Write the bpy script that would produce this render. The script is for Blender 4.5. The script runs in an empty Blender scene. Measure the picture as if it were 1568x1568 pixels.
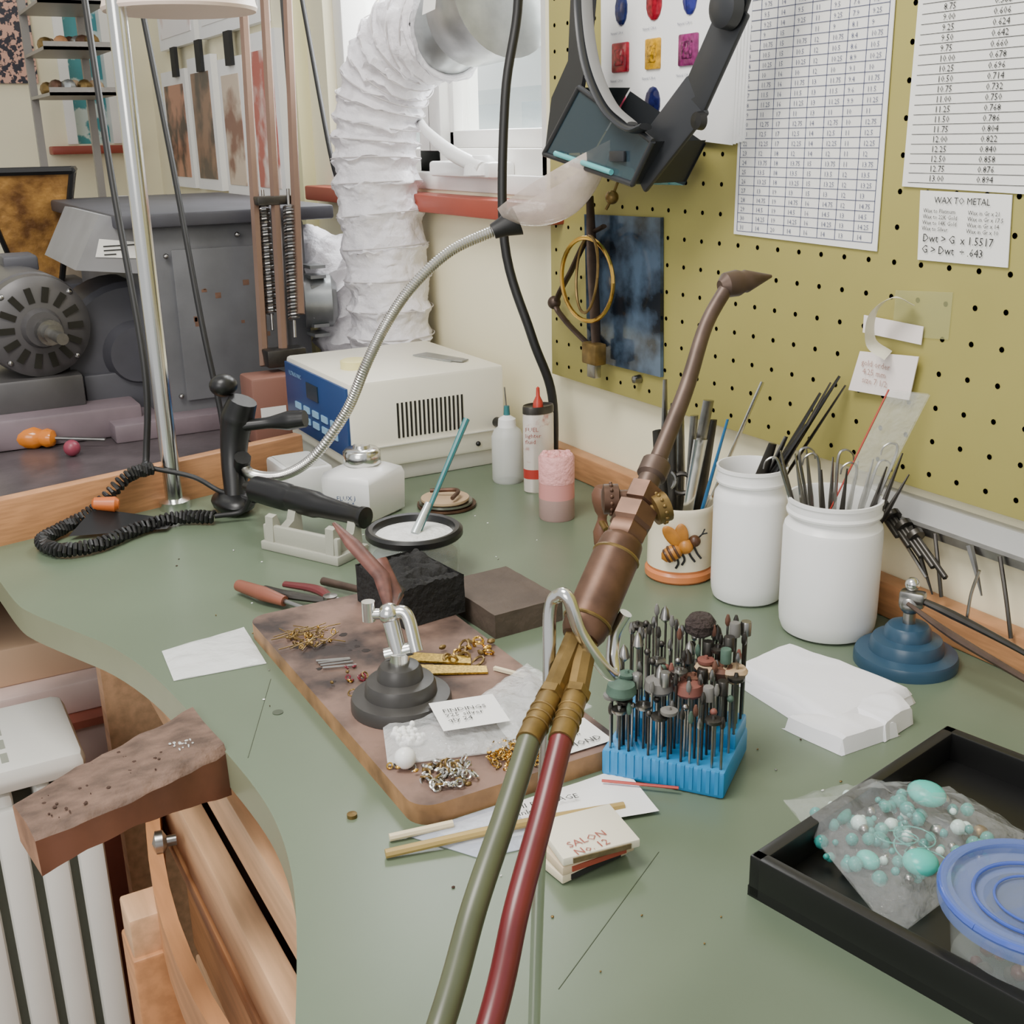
import bpy, bmesh, math, random
from mathutils import Vector, Matrix, noise, Quaternion
random.seed(7)
SC=bpy.context.scene.collection
V=Vector
# ------------------------------------------------------------------ materials
def lin(h):
    h=h.lstrip('#'); c=[int(h[i:i+2],16)/255 for i in (0,2,4)]
    return tuple((x/12.92 if x<=.04045 else ((x+.055)/1.055)**2.4) for x in c)+(1,)
MC={}
def M(name,col,rough=.5,metal=0.,noi=0.,ns=12.,bump=0.,bs=60.,alpha=1.,trans=0.,col2=None,stretch=None,emis=0.,spec=.5,thr=None):
    if name in MC: return MC[name]
    m=bpy.data.materials.new(name); m.use_nodes=True; nt=m.node_tree; b=nt.nodes['Principled BSDF']
    b.inputs['Base Color'].default_value=lin(col); b.inputs['Roughness'].default_value=rough; b.inputs['Metallic'].default_value=metal
    b.inputs['Alpha'].default_value=alpha; b.inputs['Transmission Weight'].default_value=trans
    b.inputs['Specular IOR Level'].default_value=spec
    tc=nt.nodes.new('ShaderNodeTexCoord'); src=tc.outputs['Object']
    if stretch:
        mp=nt.nodes.new('ShaderNodeMapping'); mp.inputs['Scale'].default_value=stretch; nt.links.new(src,mp.inputs[0]); src=mp.outputs[0]
    n=nt.nodes.new('ShaderNodeTexNoise'); n.inputs['Scale'].default_value=ns; n.inputs['Detail'].default_value=6; nt.links.new(src,n.inputs['Vector'])
    cr=nt.nodes.new('ShaderNodeValToRGB'); e=cr.color_ramp.elements
    lo,hi=thr if thr else (.35,.65)
    e[0].position=lo; e[1].position=hi; c=lin(col)
    if col2: c2=lin(col2)
    else: c2=tuple(x*(1-noi) for x in c[:3])+(1,)
    e[0].color=c2; e[1].color=c
    nt.links.new(n.outputs['Fac'],cr.inputs[0]); nt.links.new(cr.outputs[0],b.inputs['Base Color'])
    if bump:
        n2=nt.nodes.new('ShaderNodeTexNoise'); n2.inputs['Scale'].default_value=bs; n2.inputs['Detail'].default_value=4; nt.links.new(tc.outputs['Object'],n2.inputs['Vector'])
        bp=nt.nodes.new('ShaderNodeBump'); bp.inputs['Strength'].default_value=bump; bp.inputs['Distance'].default_value=.01
        nt.links.new(n2.outputs['Fac'],bp.inputs['Height']); nt.links.new(bp.outputs[0],b.inputs['Normal'])
    MC[name]=m; return m
green=M('bench_green_laminate','#66745f',.33,noi=.10,ns=5)
greenedge=M('bench_edge_band','#8a8e72',.4,noi=.08)
scratch=M('bench_scratch','#414a39',.5)
cream=M('cream_wall_paint','#efe8c8',.7,noi=.04,ns=3)
olive=M('olive_pegboard','#a9a05c',.5,noi=.05,ns=8)
hole=M('hole_dark','#1c1a10',.9)
wood=M('trim_wood','#c08a5e',.45,noi=.25,ns=8,stretch=(3,3,30))
pine=M('pale_wood','#e0b48a',.45,noi=.25,ns=4,stretch=(2,20,20))
pine2=M('orange_wood','#c98f60',.45,noi=.25,ns=4,stretch=(2,20,20))
darkw=M('dark_gap','#3a2418',.8)
slab=M('dark_slab','#554d4f',.32,noi=.4,ns=14,bump=.05)
white=M('white_plastic','#f0f0ee',.3,noi=.02)
whitep=M('white_paper','#f4f4f2',.7,noi=.03)
paper=M('printed_paper','#eeede8',.65,noi=.03)
ink=M('ink_blue','#565a76',.7); inkk=M('ink_black','#222222',.7)
creamp=M('cream_enamel','#f0ecda',.35,noi=.03)
blue=M('blue_panel','#1d3f73',.4,noi=.08); btn=M('button_cyan','#8db9d8',.4); lcd=M('lcd','#22303a',.2)
black=M('black_plastic','#161616',.35,noi=.2); rubber=M('black_rubber','#171717',.5)
char=M('charcoal','#1a1918',.85,noi=.5,ns=60,bump=.6,bs=110)
stone=M('brown_stone','#56493f',.7,noi=.25,ns=30,bump=.2)
chrome=M('chrome','#dcdcd8',.2,1.,noi=.05); steel=M('steel','#a4a29e',.3,1.,noi=.3,ns=40); dsteel=M('dark_steel','#56534f',.38,.9,noi=.3,ns=30)
brass=M('aged_brass','#8f7545',.4,.7,noi=.4,ns=60); copper=M('tarnished_copper','#6e5140',.45,.6,noi=.5,ns=45)
bronze=M('dark_bronze','#5f4e44',.46,.6,noi=.35,ns=50); gold=M('gold','#dcb15a',.2,1.)
grn=M('green_hose','#51563f',.34,noi=.15,ns=40); redh=M('red_hose','#672527',.3,noi=.2,ns=40)
redsill=M('red_sill','#9a4636',.45,noi=.1)
duct=M('duct_fabric','#ebe8ec',.5,noi=.08,ns=20,bump=.7,bs=45); ductw=M('duct_wire_rib','#c2bdbd',.5)
galv=M('galvanised','#b4b8b8',.36,.75,noi=.25,ns=25)
mgrey=M('machine_grey','#6a6b6e',.5,noi=.25,ns=9,bump=.05); mdark=M('machine_dark','#48484e',.5,noi=.2); mpink=M('machine_base','#7e7076',.5,noi=.25)
mot=M('motor_grey','#5c5a5a',.4,.3,noi=.2)
clear=M('clear_bag','#f4f6f6',.08,alpha=.36,bump=.7,bs=60); glass=M('clear_glass','#dfe8e4',.05,alpha=.25)
frost=M('frosted_plastic','#d9dbd6',.4,alpha=.7)
teal=M('turquoise','#3a9a92',.25,noi=.35,ns=60); bluec=M('bur_block_blue','#2386c0',.45,noi=.05); bluelid=M('blue_lid','#7288c4',.12,alpha=.5)
blueb=M('blue_cast_base','#2e4c62',.32,noi=.15); blackb=M('black_cast_base','#3c3a38',.38,noi=.2,ns=30)
board=M('solder_board','#84695c',.72,ns=15,col2='#2e2422',bump=.12,thr=(.36,.62)); boarde=M('board_edge','#a67d54',.6,noi=.55,ns=30)
pinw=M('bench_pin_wood','#755c4e',.75,noi=.55,ns=26,stretch=(3,1.4,3),bump=.45,bs=70); pins=M('bench_pin_side','#6e4634',.5,noi=.5,ns=18); pine_end=M('bench_pin_cut_end','#ae8264',.7,noi=.45,ns=40)
pink=M('pink_wax','#e6a6a4',.6,noi=.08,bump=.4,bs=120); pinkl=M('pink_jar','#a98c86',.3,noi=.05)
orange=M('orange','#c9692e',.4,noi=.1); red=M('red_plastic','#b0392b',.35); tanm=M('tan_bristle','#b49a7a',.8)
mugw=M('mug_cream','#ece2c8',.25); beeo=M('bee_orange','#b9792a',.4,noi=.3,ns=80); beed=M('bee_dark','#4a2c16',.4)
lampp=M('lamp_shade_peach','#ecd6c8',.4)
pearl=M('translucent_shade','#e4d2c6',.12,noi=.3,ns=18,alpha=.72,bump=.3,bs=25)
tealb=M('brush_teal','#2f6f73',.4)
mirr=M('mirror_painted_reflection','#4c5e72',.12,noi=0,ns=17,col2='#12181f',thr=(.40,.62))  # blue and dark patches paint the mirror's reflections into its colour
yel=M('yellow_soap','#e6dd9a',.4)
# ------------------------------------------------------------------ builder
def cat(pts,n=8):
    P=[V(p) for p in pts]; P=[P[0]*2-P[1]]+P+[P[-1]*2-P[-2]]; o=[]
    for i in range(1,len(P)-2):
        a,b,c,d=P[i-1:i+3]
        for k in range(n):
            t=k/n; o.append(.5*((2*b)+(c-a)*t+(2*a-5*b+4*c-d)*t*t+(3*b-a-3*c+d)*t**3))
    o.append(P[-2]); return o
def basis(ax):
    ax=V(ax).normalized(); h=V((0,0,1)) if abs(ax.z)<.9 else V((1,0,0))
    x=h.cross(ax).normalized(); return x,ax.cross(x),ax
class B:
    def __init__(s,name): s.n=name; s.v=[]; s.f=[]; s.mi=[]; s.m=[]
    def mat(s,m):
        if m not in s.m: s.m.append(m)
        return s.m.index(m)
    def add(s,vs,fs,m):
        k=len(s.v); i=s.mat(m); s.v+=[V(v) for v in vs]
        for f in fs: s.f.append([k+j for j in f]); s.mi.append(i)
    def bm(s,bm,m,X=None):
        bm.verts.index_update(); vs=[(X@v.co if X else v.co.copy()) for v in bm.verts]
        s.add(vs,[[v.index for v in f.verts] for f in bm.faces],m); bm.free()
    def box(s,c,size,m,rz=0,bev=0,X=None):
        bm=bmesh.new(); bmesh.ops.create_cube(bm,size=1); bmesh.ops.scale(bm,vec=size,verts=bm.verts)
        if bev: bmesh.ops.bevel(bm,geom=bm.edges[:],offset=bev,segments=2,affect='EDGES',profile=.5)
        T=Matrix.Translation(c)@(X.to_4x4() if X else Matrix.Rotation(rz,4,'Z')); s.bm(bm,m,T); return s
    def bx(s,x0,x1,y0,y1,z0,z1,m,bev=0): return s.box(((x0+x1)/2,(y0+y1)/2,(z0+z1)/2),(abs(x1-x0),abs(y1-y0),abs(z1-z0)),m,bev=bev)
    def lathe(s,base,prof,m,ax=(0,0,1),seg=32,sx=1,sy=1,rot=0):
        x,y,a=basis(ax); base=V(base); n=len(prof); vs=[]; fs=[]
        for r,z in prof:
            for k in range(seg):
                t=2*math.pi*k/seg+rot; vs.append(base+a*z+x*(r*sx*math.cos(t))+y*(r*sy*math.sin(t)))
        for i in range(n-1):
            for k in range(seg):
                k2=(k+1)%seg; fs.append([i*seg+k,i*seg+k2,(i+1)*seg+k2,(i+1)*seg+k])
        if prof[0][0]>1e-6: fs.append([k for k in range(seg)][::-1])
        if prof[-1][0]>1e-6: fs.append([(n-1)*seg+k for k in range(seg)])
        s.add(vs,fs,m); return s
    def cyl(s,a,b,r,m,r2=None,seg=16):
        a=V(a);b=V(b); return s.lathe(a,[(r,0),(r if r2 is None else r2,(b-a).length)],m,b-a,seg)
    def tube(s,pts,r,m,seg=10,n=8,sm=True,flat=1.):
        P=cat(pts,n) if sm and len(pts)>2 else [V(p) for p in pts]
        N=len(P); rr=[]
        for i in range(N):
            if isinstance(r,(list,tuple)):
                q=i/(N-1)*(len(r)-1); j=min(int(q),len(r)-2); rr.append(r[j]+(r[j+1]-r[j])*(q-j))
            elif callable(r): rr.append(r(i/(N-1)))
            else: rr.append(r)
        t0=(P[1]-P[0]).normalized(); x,y,_=basis(t0); vs=[];fs=[]; pt=t0
        for i in range(N):
            t=(P[min(i+1,N-1)]-P[max(i-1,0)]).normalized()
            q=pt.rotation_difference(t); x=q@x; pt=t; y=t.cross(x)
            for k in range(seg):
                a=2*math.pi*k/seg; vs.append(P[i]+x*(rr[i]*math.cos(a))+y*(rr[i]*flat*math.sin(a)))
        for i in range(N-1):
            for k in range(seg):
                k2=(k+1)%seg; fs.append([i*seg+k,i*seg+k2,(i+1)*seg+k2,(i+1)*seg+k])
        fs.append(list(range(seg))[::-1]); fs.append([(N-1)*seg+k for k in range(seg)])
        s.add(vs,fs,m); return s
    def sph(s,c,r,m,X=None,seg=16):
        if not isinstance(r,(tuple,list)): r=(r,r,r)
        bm=bmesh.new(); bmesh.ops.create_uvsphere(bm,u_segments=seg,v_segments=max(6,seg//2+2),radius=1); bmesh.ops.scale(bm,vec=r,verts=bm.verts)
        s.bm(bm,m,Matrix.Translation(c)@(X.to_4x4() if X else Matrix.Identity(4))); return s
    def prism(s,poly,z0,z1,m,ms=None):
        n=len(poly); vs=[(x,y,z1) for x,y in poly]+[(x,y,z0) for x,y in poly]
        s.add(vs,[list(range(n))],m); s.add(vs,[list(range(2*n-1,n-1,-1))]+[[(i+1)%n,i,n+i,n+(i+1)%n] for i in range(n)],ms or m); return s
    def quad(s,pts,m): s.add(pts,[list(range(len(pts)))],m); return s
    def wq(s,pts,y,m,d=.001):
        n=len(pts); vs=[(x,y,z) for x,z in pts]+[(x,y+d,z) for x,z in pts]
        s.add(vs,[list(range(n)),list(range(2*n-1,n-1,-1))]+[[i,n+i,n+(i+1)%n,(i+1)%n] for i in range(n)],m); return s
    def torus(s,c,R,r,m,ax=(0,0,1),n=32,seg=8,sx=1,sy=1,a0=0,a1=2*math.pi):
        x,y,a=basis(ax); c=V(c)
        P=[c+x*(R*sx*math.cos(a0+(a1-a0)*k/n))+y*(R*sy*math.sin(a0+(a1-a0)*k/n)) for k in range(n+1)]
        return s.tube(P,r,m,seg=seg,sm=False)
    def sheet(s,c4,m,n=12,h=.004,top=.0,seed=0,fr=30):
        c4=[V(c) for c in c4]
        for lay in (1,0):
            vs=[];fs=[]
            for i in range(n+1):
                for j in range(n+1):
                    u=i/n;w=j/n; p=c4[0]*(1-u)*(1-w)+c4[1]*u*(1-w)+c4[2]*u*w+c4[3]*(1-u)*w
                    e=(4*u*(1-u)*4*w*(1-w))**.5
                    z=lay*(top*e+abs(noise.noise(p*fr+V((seed,0,0))))*h*2*(.3+.7*e))
                    vs.append(p+V((0,0,z+.0004*lay)))
            for i in range(n):
                for j in range(n):
                    a=i*(n+1)+j; q=[a,a+n+1,a+n+2,a+1]; fs.append(q if lay else q[::-1])
            s.add(vs,fs,m)
            if top==0: break
        return s
    def text(s,body,o,size,m,xd=(1,0,0),yd=(0,0,1),sl=1.,align='LEFT'):
        cu=bpy.data.curves.new('t','FONT'); cu.body=body; cu.size=size; cu.space_line=sl; cu.align_x=align; cu.resolution_u=1
        ob=bpy.data.objects.new('t',cu); SC.objects.link(ob); dg=bpy.context.evaluated_depsgraph_get()
        me=bpy.data.meshes.new_from_object(ob.evaluated_get(dg)); x=V(xd);y=V(yd);o=V(o)
        s.add([o+x*v.co.x+y*v.co.y for v in me.vertices],[list(p.vertices) for p in me.polygons],m)
        bpy.data.objects.remove(ob); bpy.data.meshes.remove(me); return s
    def done(s,ang=38):
        me=bpy.data.meshes.new(s.n); mn=V((min(v.x for v in s.v),min(v.y for v in s.v),min(v.z for v in s.v))); mx=V((max(v.x for v in s.v),max(v.y for v in s.v),max(v.z for v in s.v)))
        o=V(((mn.x+mx.x)/2,(mn.y+mx.y)/2,mn.z))
        me.from_pydata([v-o for v in s.v],[],s.f)
        for m in s.m: me.materials.append(m)
        me.polygons.foreach_set('material_index',s.mi); me.polygons.foreach_set('use_smooth',[True]*len(me.polygons)); me.update()
        me.set_sharp_from_angle(angle=math.radians(ang))
        ob=bpy.data.objects.new(s.n,me); ob.location=o; SC.objects.link(ob); return ob
LAT=V((.49,.872,0)); TOW=V((.79,-.61,0))
rnd=random.uniform
# ------------------------------------------------------------------ room shell
b=B('floor'); b.bx(-4.2,1.6,-3.2,2.2,-.05,0,M('floor_boards','#8a7a68',.5,noi=.2,ns=6)); b.done()
b=B('wall_window_side')
WX0,WX1,WZ0,WZ1=-2.42,-1.53,1.31,2.15
b.bx(-4.1,WX0,0,.14,0,2.6,cream); b.bx(WX1,1.6,0,.14,0,2.6,cream); b.bx(WX0,WX1,0,.14,0,WZ0,cream); b.bx(WX0,WX1,0,.14,WZ1,2.6,cream); b.done()
b=B('wall_end')
b.bx(-4.1,-4.0,-.11,0,0,2.6,cream); b.bx(-4.1,-4.0,-3.2,-.28,0,2.6,cream); b.bx(-4.1,-4.0,-.28,-.11,0,1.4,cream); b.bx(-4.1,-4.0,-.28,-.11,2.2,2.6,cream)
b.done()
wfr=M('window_frame_white','#f0efea',.4)
b=B('window_1')
b.bx(WX0,WX1,.02,.1,WZ0,WZ0+.07,wfr,.004); b.bx(WX0,WX1,.02,.1,WZ1-.06,WZ1,wfr,.004)
for x in (WX0,-2.02,-1.98,WX1-.05): b.bx(x,x+.05,.02,.1,WZ0,WZ1,wfr,.004)
b.bx(WX0,WX1,-.004,.03,WZ0,WZ0+.03,wfr,.003)
b.bx(-1.94,-1.59,.04,.06,WZ0+.07,WZ0+.10,wfr,.003); b.bx(-1.94,-1.915,.04,.06,WZ0+.07,WZ1-.05,wfr,.003); b.bx(-1.605,-1.58,.04,.06,WZ0+.07,WZ1-.05,wfr,.003)
b.bx(WX0+.04,WX1-.04,.075,.08,WZ0+.06,WZ1-.05,glass)
b.bx(-1.88,-1.66,-.03,.02,1.335,1.36,white,.006); b.tube([(-1.68,-.03,1.35),(-1.76,-.045,1.375),(-1.86,-.04,1.41),(-1.93,-.02,1.43)],[.012,.012,.008,.006],white)
b.lathe((-1.7,-.02,1.34),[(.03,0),(.028,.015),(.015,.03),(.0,.03)],white)
b.done()
b=B('window_2'); b.bx(-4.08,-3.995,-.28,-.25,1.4,2.2,wfr); b.bx(-4.08,-3.995,-.14,-.11,1.4,2.2,wfr); b.bx(-4.06,-4.05,-.25,-.14,1.4,2.2,M('stained_glass','#3f8f96',.3,noi=0,ns=16,col2='#c9d8d2',thr=(.45,.5))); b.done()
b=B('trim_sill_1'); b.bx(-2.47,-1.45,-.05,0,1.275,1.305,redsill,.004); b.done()
b=B('trim_sill_2'); b.bx(-4.0,-3.93,-.34,-.08,1.37,1.395,redsill,.004); b.done()
b=B('outside_building'); b.bx(-7,-1.6,2.0,2.15,0,1.62,M('outside_grey','#aebccb',.7,noi=.15,ns=2)); 
for k in range(9): b.bx(-6.8+.58*k,-6.45+.58*k,1.985,2.0,1.2,1.55,M('outside_blue','#6f97bd',.2,noi=.3,ns=3))
b.done()
b=B('pegboard'); b.bx(-1.488,.6,-.02,-.0005,1.05,2.2,olive,.001)
for i in range(62):
    for j in range(34):
        x=-1.472+.034*i; z=1.068+.034*j
        if x>.58 or z>2.18: continue
        b.lathe((x,-.0201,z),[(.0,.0003),(.0028,.0003)],hole,(0,-1,0),8)
b.done()
# charts
b=B('conversion_chart')
b.wq([(-1.07,1.285),(-.848,1.281),(-.851,1.70),(-1.066,1.70)],-.0225,paper)
for k in range(41):
    z=1.289+.0102*k; b.bx(-1.064,-.855,-.0231,-.0226,z-.0003,z+.0003,ink)
for k in range(9):
    x=-1.064+.0261*k; b.bx(x-.0003,x+.0003,-.0231,-.0226,1.289,1.69,ink)
for k in range(8):
    if k%2==0: body="\n".join("%.2g"%(22.75-.25*i-k*1.6) if k else "%d"%(31-i%31) for i in range(40)[::-1])
    else: body="\n".join("%d%s"%(14-i//4,["",".25",".5",".75"][i%4]) for i in range(40)[::-1])
    b.text(body,(-1.059+.0261*k,-.0234,1.289+.0102*39+.002),.0072,ink,sl=.0102/.0072)
b.done()
b=B('conversion_chart')
b.wq([(-.822,1.345),(-.59,1.340),(-.588,1.70),(-.82,1.70)],-.0225,paper)
for k in range(38):
    z=1.349+.0088*k; b.bx(-.815,-.60,-.0231,-.0226,z-.0002,z+.0002,inkk)
for c,x in enumerate((-.79,-.735,-.68,-.63)):
    body="\n".join(("%.2f"%(13-.5*i*.5) if c%2==0 else "%.3f"%(.894-.018*i)) for i in range(36)[::-1])
    b.text(body,(x,-.0234,1.349+.0088*35+.0015),.0082,inkk,sl=.0088/.0082)
b.done()
b=B('conversion_note'); b.wq([(-.799,1.342),(-.795,1.277),(-.692,1.278),(-.696,1.341)],-.0225,paper)
b.text("WAX TO METAL",(-.78,-.024,1.331),.0085,inkk); b.text("Wax to Platinum\nWax to 22K Gold\nWax to 14K Gold\nWax to Silver",(-.792,-.024,1.322),.0055,inkk)
b.text("Wax in Gr x 21\nWax in Gr x 17.5\nWax in Gr x 14\nWax in Gr x 10",(-.74,-.024,1.322),.0055,inkk); b.text("Dwt > G  x 1.5517\nG > Dwt  ÷ .643",(-.79,-.024,1.295),.0105,inkk); b.done()
b=B('sticky_note'); b.wq([(-.855,1.179),(-.867,1.136),(-.785,1.140),(-.778,1.185)],-.028,M('note_pale','#f0e6e0',.7)); b.text("gold order\n 4.25 mm\n size 7 1/2",(-.85,-.03,1.166),.009,M('pencil','#b08a80',.7)); b.done()
b=B('sticky_note'); b.wq([(-.857,1.216),(-.857,1.198),(-.780,1.196),(-.779,1.214)],-.024,M('note_pale','#efe4dc')); 
b.tube([(-.79,-.03,1.235),(-.80,-.045,1.242),(-.82,-.05,1.225),(-.825,-.045,1.195),(-.81,-.035,1.182)],.009,M('curled_tape','#e8e4d0',.3,alpha=.8),flat=.06)
b.wq([(-.82,1.245),(-.82,1.20),(-.75,1.205),(-.75,1.25)],-.0215,M('clear_tape','#c8c890',.1,alpha=.2)); b.done()
b=B('gemstone_poster')
for k in range(5): b.wq([(-1.341-.003*k+.006*k,1.406-.0015*k),(-1.072+.004*k,1.384+.001*k),(-1.066+.004*k,1.66),(-1.345,1.66)],-.0235-.0012*(4-k),whitep)
gc=['#c4506a','#1c2050','#d8b6a0','#b0172f','#d9a31c','#8e2f6c','#1d2a66','#a3172c','#2a2f80','#2d7a5a','#c02040','#3b2d80']
for i in range(3):
    for j in range(4):
        x=-1.296+.070*i; z=1.434+.057*j; m=M('gem%d'%(j*3+i),gc[(j*3+i)],.15,noi=.6,ns=120); w=.019 if (i+j)%2 else .016
        if j==1: b.box((x,-.0295,z),(w*1.9,.005,.036),m,bev=.0024); b.box((x,-.031,z),(w*1.1,.005,.02),M('gemhi%d'%(j*3+i),gc[(j*3+i)],.05,noi=.8,ns=260),bev=.002)
        else: b.sph((x,-.029,z),(w*.85,.004,.020),m,seg=10)
        b.text("Natural 1.24 ct",(x-.022,-.03,z-.029),.0045,ink)
b.done()
# visor
b=B('magnifier_visor')
vis=M('visor_black','#292b2e',.38,noi=.1); vin=M('visor_smoke_plastic','#35454f',.12,alpha=.78); lens=M('visor_lens','#6fc4c6',.05,alpha=.75)
def pv(u,v,y=-.10):
    x=-1.367+(u-835)*.00127; z=1.554-.00076*v-(u-895)*.00011
    return V((x+1.6*(-.10-y),y,z+(z-1.4)/.82*(y+.10)))
def band(b,P,w,th,m):
    P=[V(p) for p in P]
    for i in range(len(P)-1):
        a,c=P[i],P[i+1]; z=(c-a); L=z.length; z.normalize(); x=V((0,-1,0)).cross(z).normalized(); y=z.cross(x)
        X=Matrix((x,y,z)).transposed(); b.box((a+c)/2,(w[i],th,L+.012),m,X=X,bev=.003)
def plate(pts,y,th,m):
    P=[pv(u,v,y) for u,v in pts]; Q=[p+V((0,th,0)) for p in P]; n=len(P)
    b.add(P+Q,[list(range(n)),list(range(2*n-1,n-1,-1))]+[[i,n+i,n+(i+1)%n,(i+1)%n] for i in range(n)],m)
plate([(888,-60),(930,-60),(918,60),(903,135),(868,232),(834,238),(848,150),(880,90)],-.10,.006,vis)
band(b,[pv(1165,-90,-.09),pv(1135,15,-.09),pv(1085,130,-.10),pv(1003,244,-.11)],[.036,.046,.054],.007,vis)
b.lathe(pv(1127,12,-.098),[(.022,0),(.02,.012),(.012,.016),(0,.016)],vis,(0,-1,0)); b.lathe(pv(1092,160,-.108),[(.010,0),(.009,.008),(0,.009)],black,(0,-1,0))
yh=-.125
f0=[pv(834,244,yh),pv(990,266,yh),pv(1020,198,yh),pv(900,130,yh)]
b.quad(f0,vin); b.quad([p+V((0,.075,-.004)) for p in f0],vis)
b.quad([f0[0],f0[1],f0[1]+V((0,.075,-.004)),f0[0]+V((0,.075,-.004))],lens); b.quad([f0[1],f0[2],f0[2]+V((0,.075,0)),f0[1]+V((0,.075,0))],vis); b.quad([f0[0],f0[3],f0[3]+V((0,.075,0)),f0[0]+V((0,.075,0))],vis)
for i in range(4): b.tube([f0[i],f0[(i+1)%4]],.0035,vis,sm=False)
b.tube([pv(856,240,yh-.004),pv(955,254,yh-.004)],.0035,lens,sm=False)
b.box(pv(965,228,yh-.003),(.03,.004,.012),vis,bev=.001)
b.tube([pv(905,-80,-.115),pv(905,20,-.12),pv(918,100,-.13),pv(948,160,-.135),pv(985,185,-.135),pv(1008,178,-.13)],.011,vis,flat=.35,seg=14)
b.tube([pv(914,-80,-.11),pv(915,20,-.115),pv(928,95,-.125),pv(955,150,-.13),pv(988,176,-.13)],.008,M('headband_grey','#7c7c7a',.7),flat=.3)
b.done()
def pw(u,v,y=-.03): return V((-1.387+(u-900)*.00156,y,1.294-(v-330)*.00086))
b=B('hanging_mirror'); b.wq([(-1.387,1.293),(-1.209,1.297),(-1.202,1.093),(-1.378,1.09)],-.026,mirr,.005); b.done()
b=B('saw_frame'); rust=M('rusty_steel','#54453b',.45,.6,noi=.3,ns=60)
b.tube([pw(928,300,-.045),pw(932,400,-.045),pw(936,470,-.045),pw(940,560,-.045)],[.006,.009,.009,.007],rust,flat=.4)
b.tube([pw(945,345,-.04),pw(920,365,-.04),pw(893,420,-.04),pw(866,478,-.04),pw(880,505,-.04),pw(925,540,-.04)],.005,rust,flat=.6)
b.sph(pw(862,480,-.04),.01,rust); b.box(pw(940,545,-.05),(.035,.02,.03),brass,bev=.003); b.box(pw(940,570,-.05),(.02,.012,.025),steel,bev=.002); b.lathe(pw(985,577,-.022),[(.006,0),(.005,.01),(0,.012)],steel,(0,-1,0)); b.done()
b=B('gold_bangle'); b.torus(pw(938,427,-.06),.056,.003,gold,(0.1,-1,.0),40); b.torus(pw(942,418,-.064),.038,.002,brass,(-.2,-1,.1),30,sy=1.35)
b.tube([pw(962,262,-.03),pw(962,300,-.045),pw(958,318,-.05)],.002,brass); b.sph(pw(962,300,-.045),.009,brass); b.done()
b=B('tool_rail'); b.bx(-.84,.3,-.012,0,1.0,1.035,M('rail_grey','#c9c9c6',.4,.2)); b.bx(-.84,.3,-.022,-.012,1.004,1.012,steel)
for k in range(11):
    x=-.80+.035*k+rnd(-.01,.01); L=rnd(.04,.08); dx=rnd(.01,.05)
    b.tube([(x,-.026,1.012),(x+dx,-.03,1.012-L*.5),(x+dx*1.8,-.032,1.012-L)],[.004,.0025,.001] if k%2 else [.002,.002,.002],dsteel if k%3 else steel,seg=6)
for k in range(5): b.lathe((-.825+.016*k,-.03,1.03-.006*k),[(.009,0),(.009,.006),(.003,.007),(.003,.06),(0,.062)],dsteel,(.8,-.15,-.45),12)
b.done()
# ------------------------------------------------------------------ workbench
edge=[(-1.56,-.85),(-1.458,-.84),(-1.35,-.83),(-1.302,-.818),(-1.229,-.787),(-1.162,-.759),(-1.077,-.738),(-.974,-.725),(-.876,-.716),(-.8,-.712),(-.744,-.715),(-.688,-.725),(-.632,-.741),(-.548,-.771),(-.489,-.796),(-.42,-.835),(-.36,-.86)]
e2=[(p.x,p.y) for p in cat([(x,y,0) for x,y in edge],4)]
b=B('jewelers_workbench')
b.prism([(.45,-.002),(-1.86,-.002),(-1.86,-.36),(-1.70,-.36),(-1.585,-.85)]+e2+[(.45,-.86)],.866,.9,green,greenedge)
a=V((-1.558,-.85,.915)); c=V((-1.682,-.36,.915)); dd=(c-a); ang=math.atan2(dd.y,dd.x); nrm=V((-dd.y,dd.x,0)).normalized()
b.box((a+c)/2+nrm*.011,(dd.length,.022,.032+.06),wood,rz=ang,bev=.003)
b.bx(-1.53,.45,-.026,-.002,.9,.94,wood,.003)
b.bx(-1.50,-.30,-.60,-.02,.80,.866,pine2); b.bx(-.25,.4,-.8,-.02,.0,.866,pine2); b.bx(-1.5,-1.46,-.735,-.05,0,.866,pine)
b.bx(-1.46,-.30,-.685,-.665,.805,.866,pine,.003)
b.bx(-1.46,-.30,-.70,-.672,.745,.80,pine,.002)
b.bx(-1.46,-.30,-.675,-.66,.70,.745,darkw)
b.bx(-1.30,-.30,-.715,-.69,.625,.70,pine,.002)
b.bx(-1.30,-.30,-.715,-.40,.590,.61,pine2,.002)
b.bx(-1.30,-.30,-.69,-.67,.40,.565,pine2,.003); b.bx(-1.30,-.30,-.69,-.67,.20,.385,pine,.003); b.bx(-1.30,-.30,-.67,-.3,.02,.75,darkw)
arc=[(-1.30+.06*k,-.722-.050*math.sin(math.pi*k/12)) for k in range(13)]
b.prism([(x,y) for x,y in arc]+[(x,y+.016) for x,y in arc[::-1]],.60,.665,pine2)
b.box((-1.075,-.775,.30),(.062,.045,.60),pine2,bev=.003); b.box((-1.075,-.775,.62),(.05,.04,.05),pine,bev=.003)
b.lathe((-1.13,-.724,.672),[(.006,0),(.006,.010),(.013,.014),(.013,.022),(0,.026)],steel,(-.2,-1,0))
b.done()
b=B('bench_debris')
for _ in range(90):
    x=rnd(-1.45,-.45); y=rnd(-.66,-.2); b.sph((x,y,.9008),(rnd(.0005,.0016),rnd(.0005,.0016),.0006),random.choice([whitep,brass,steel,darkw]),seg=6)
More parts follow.
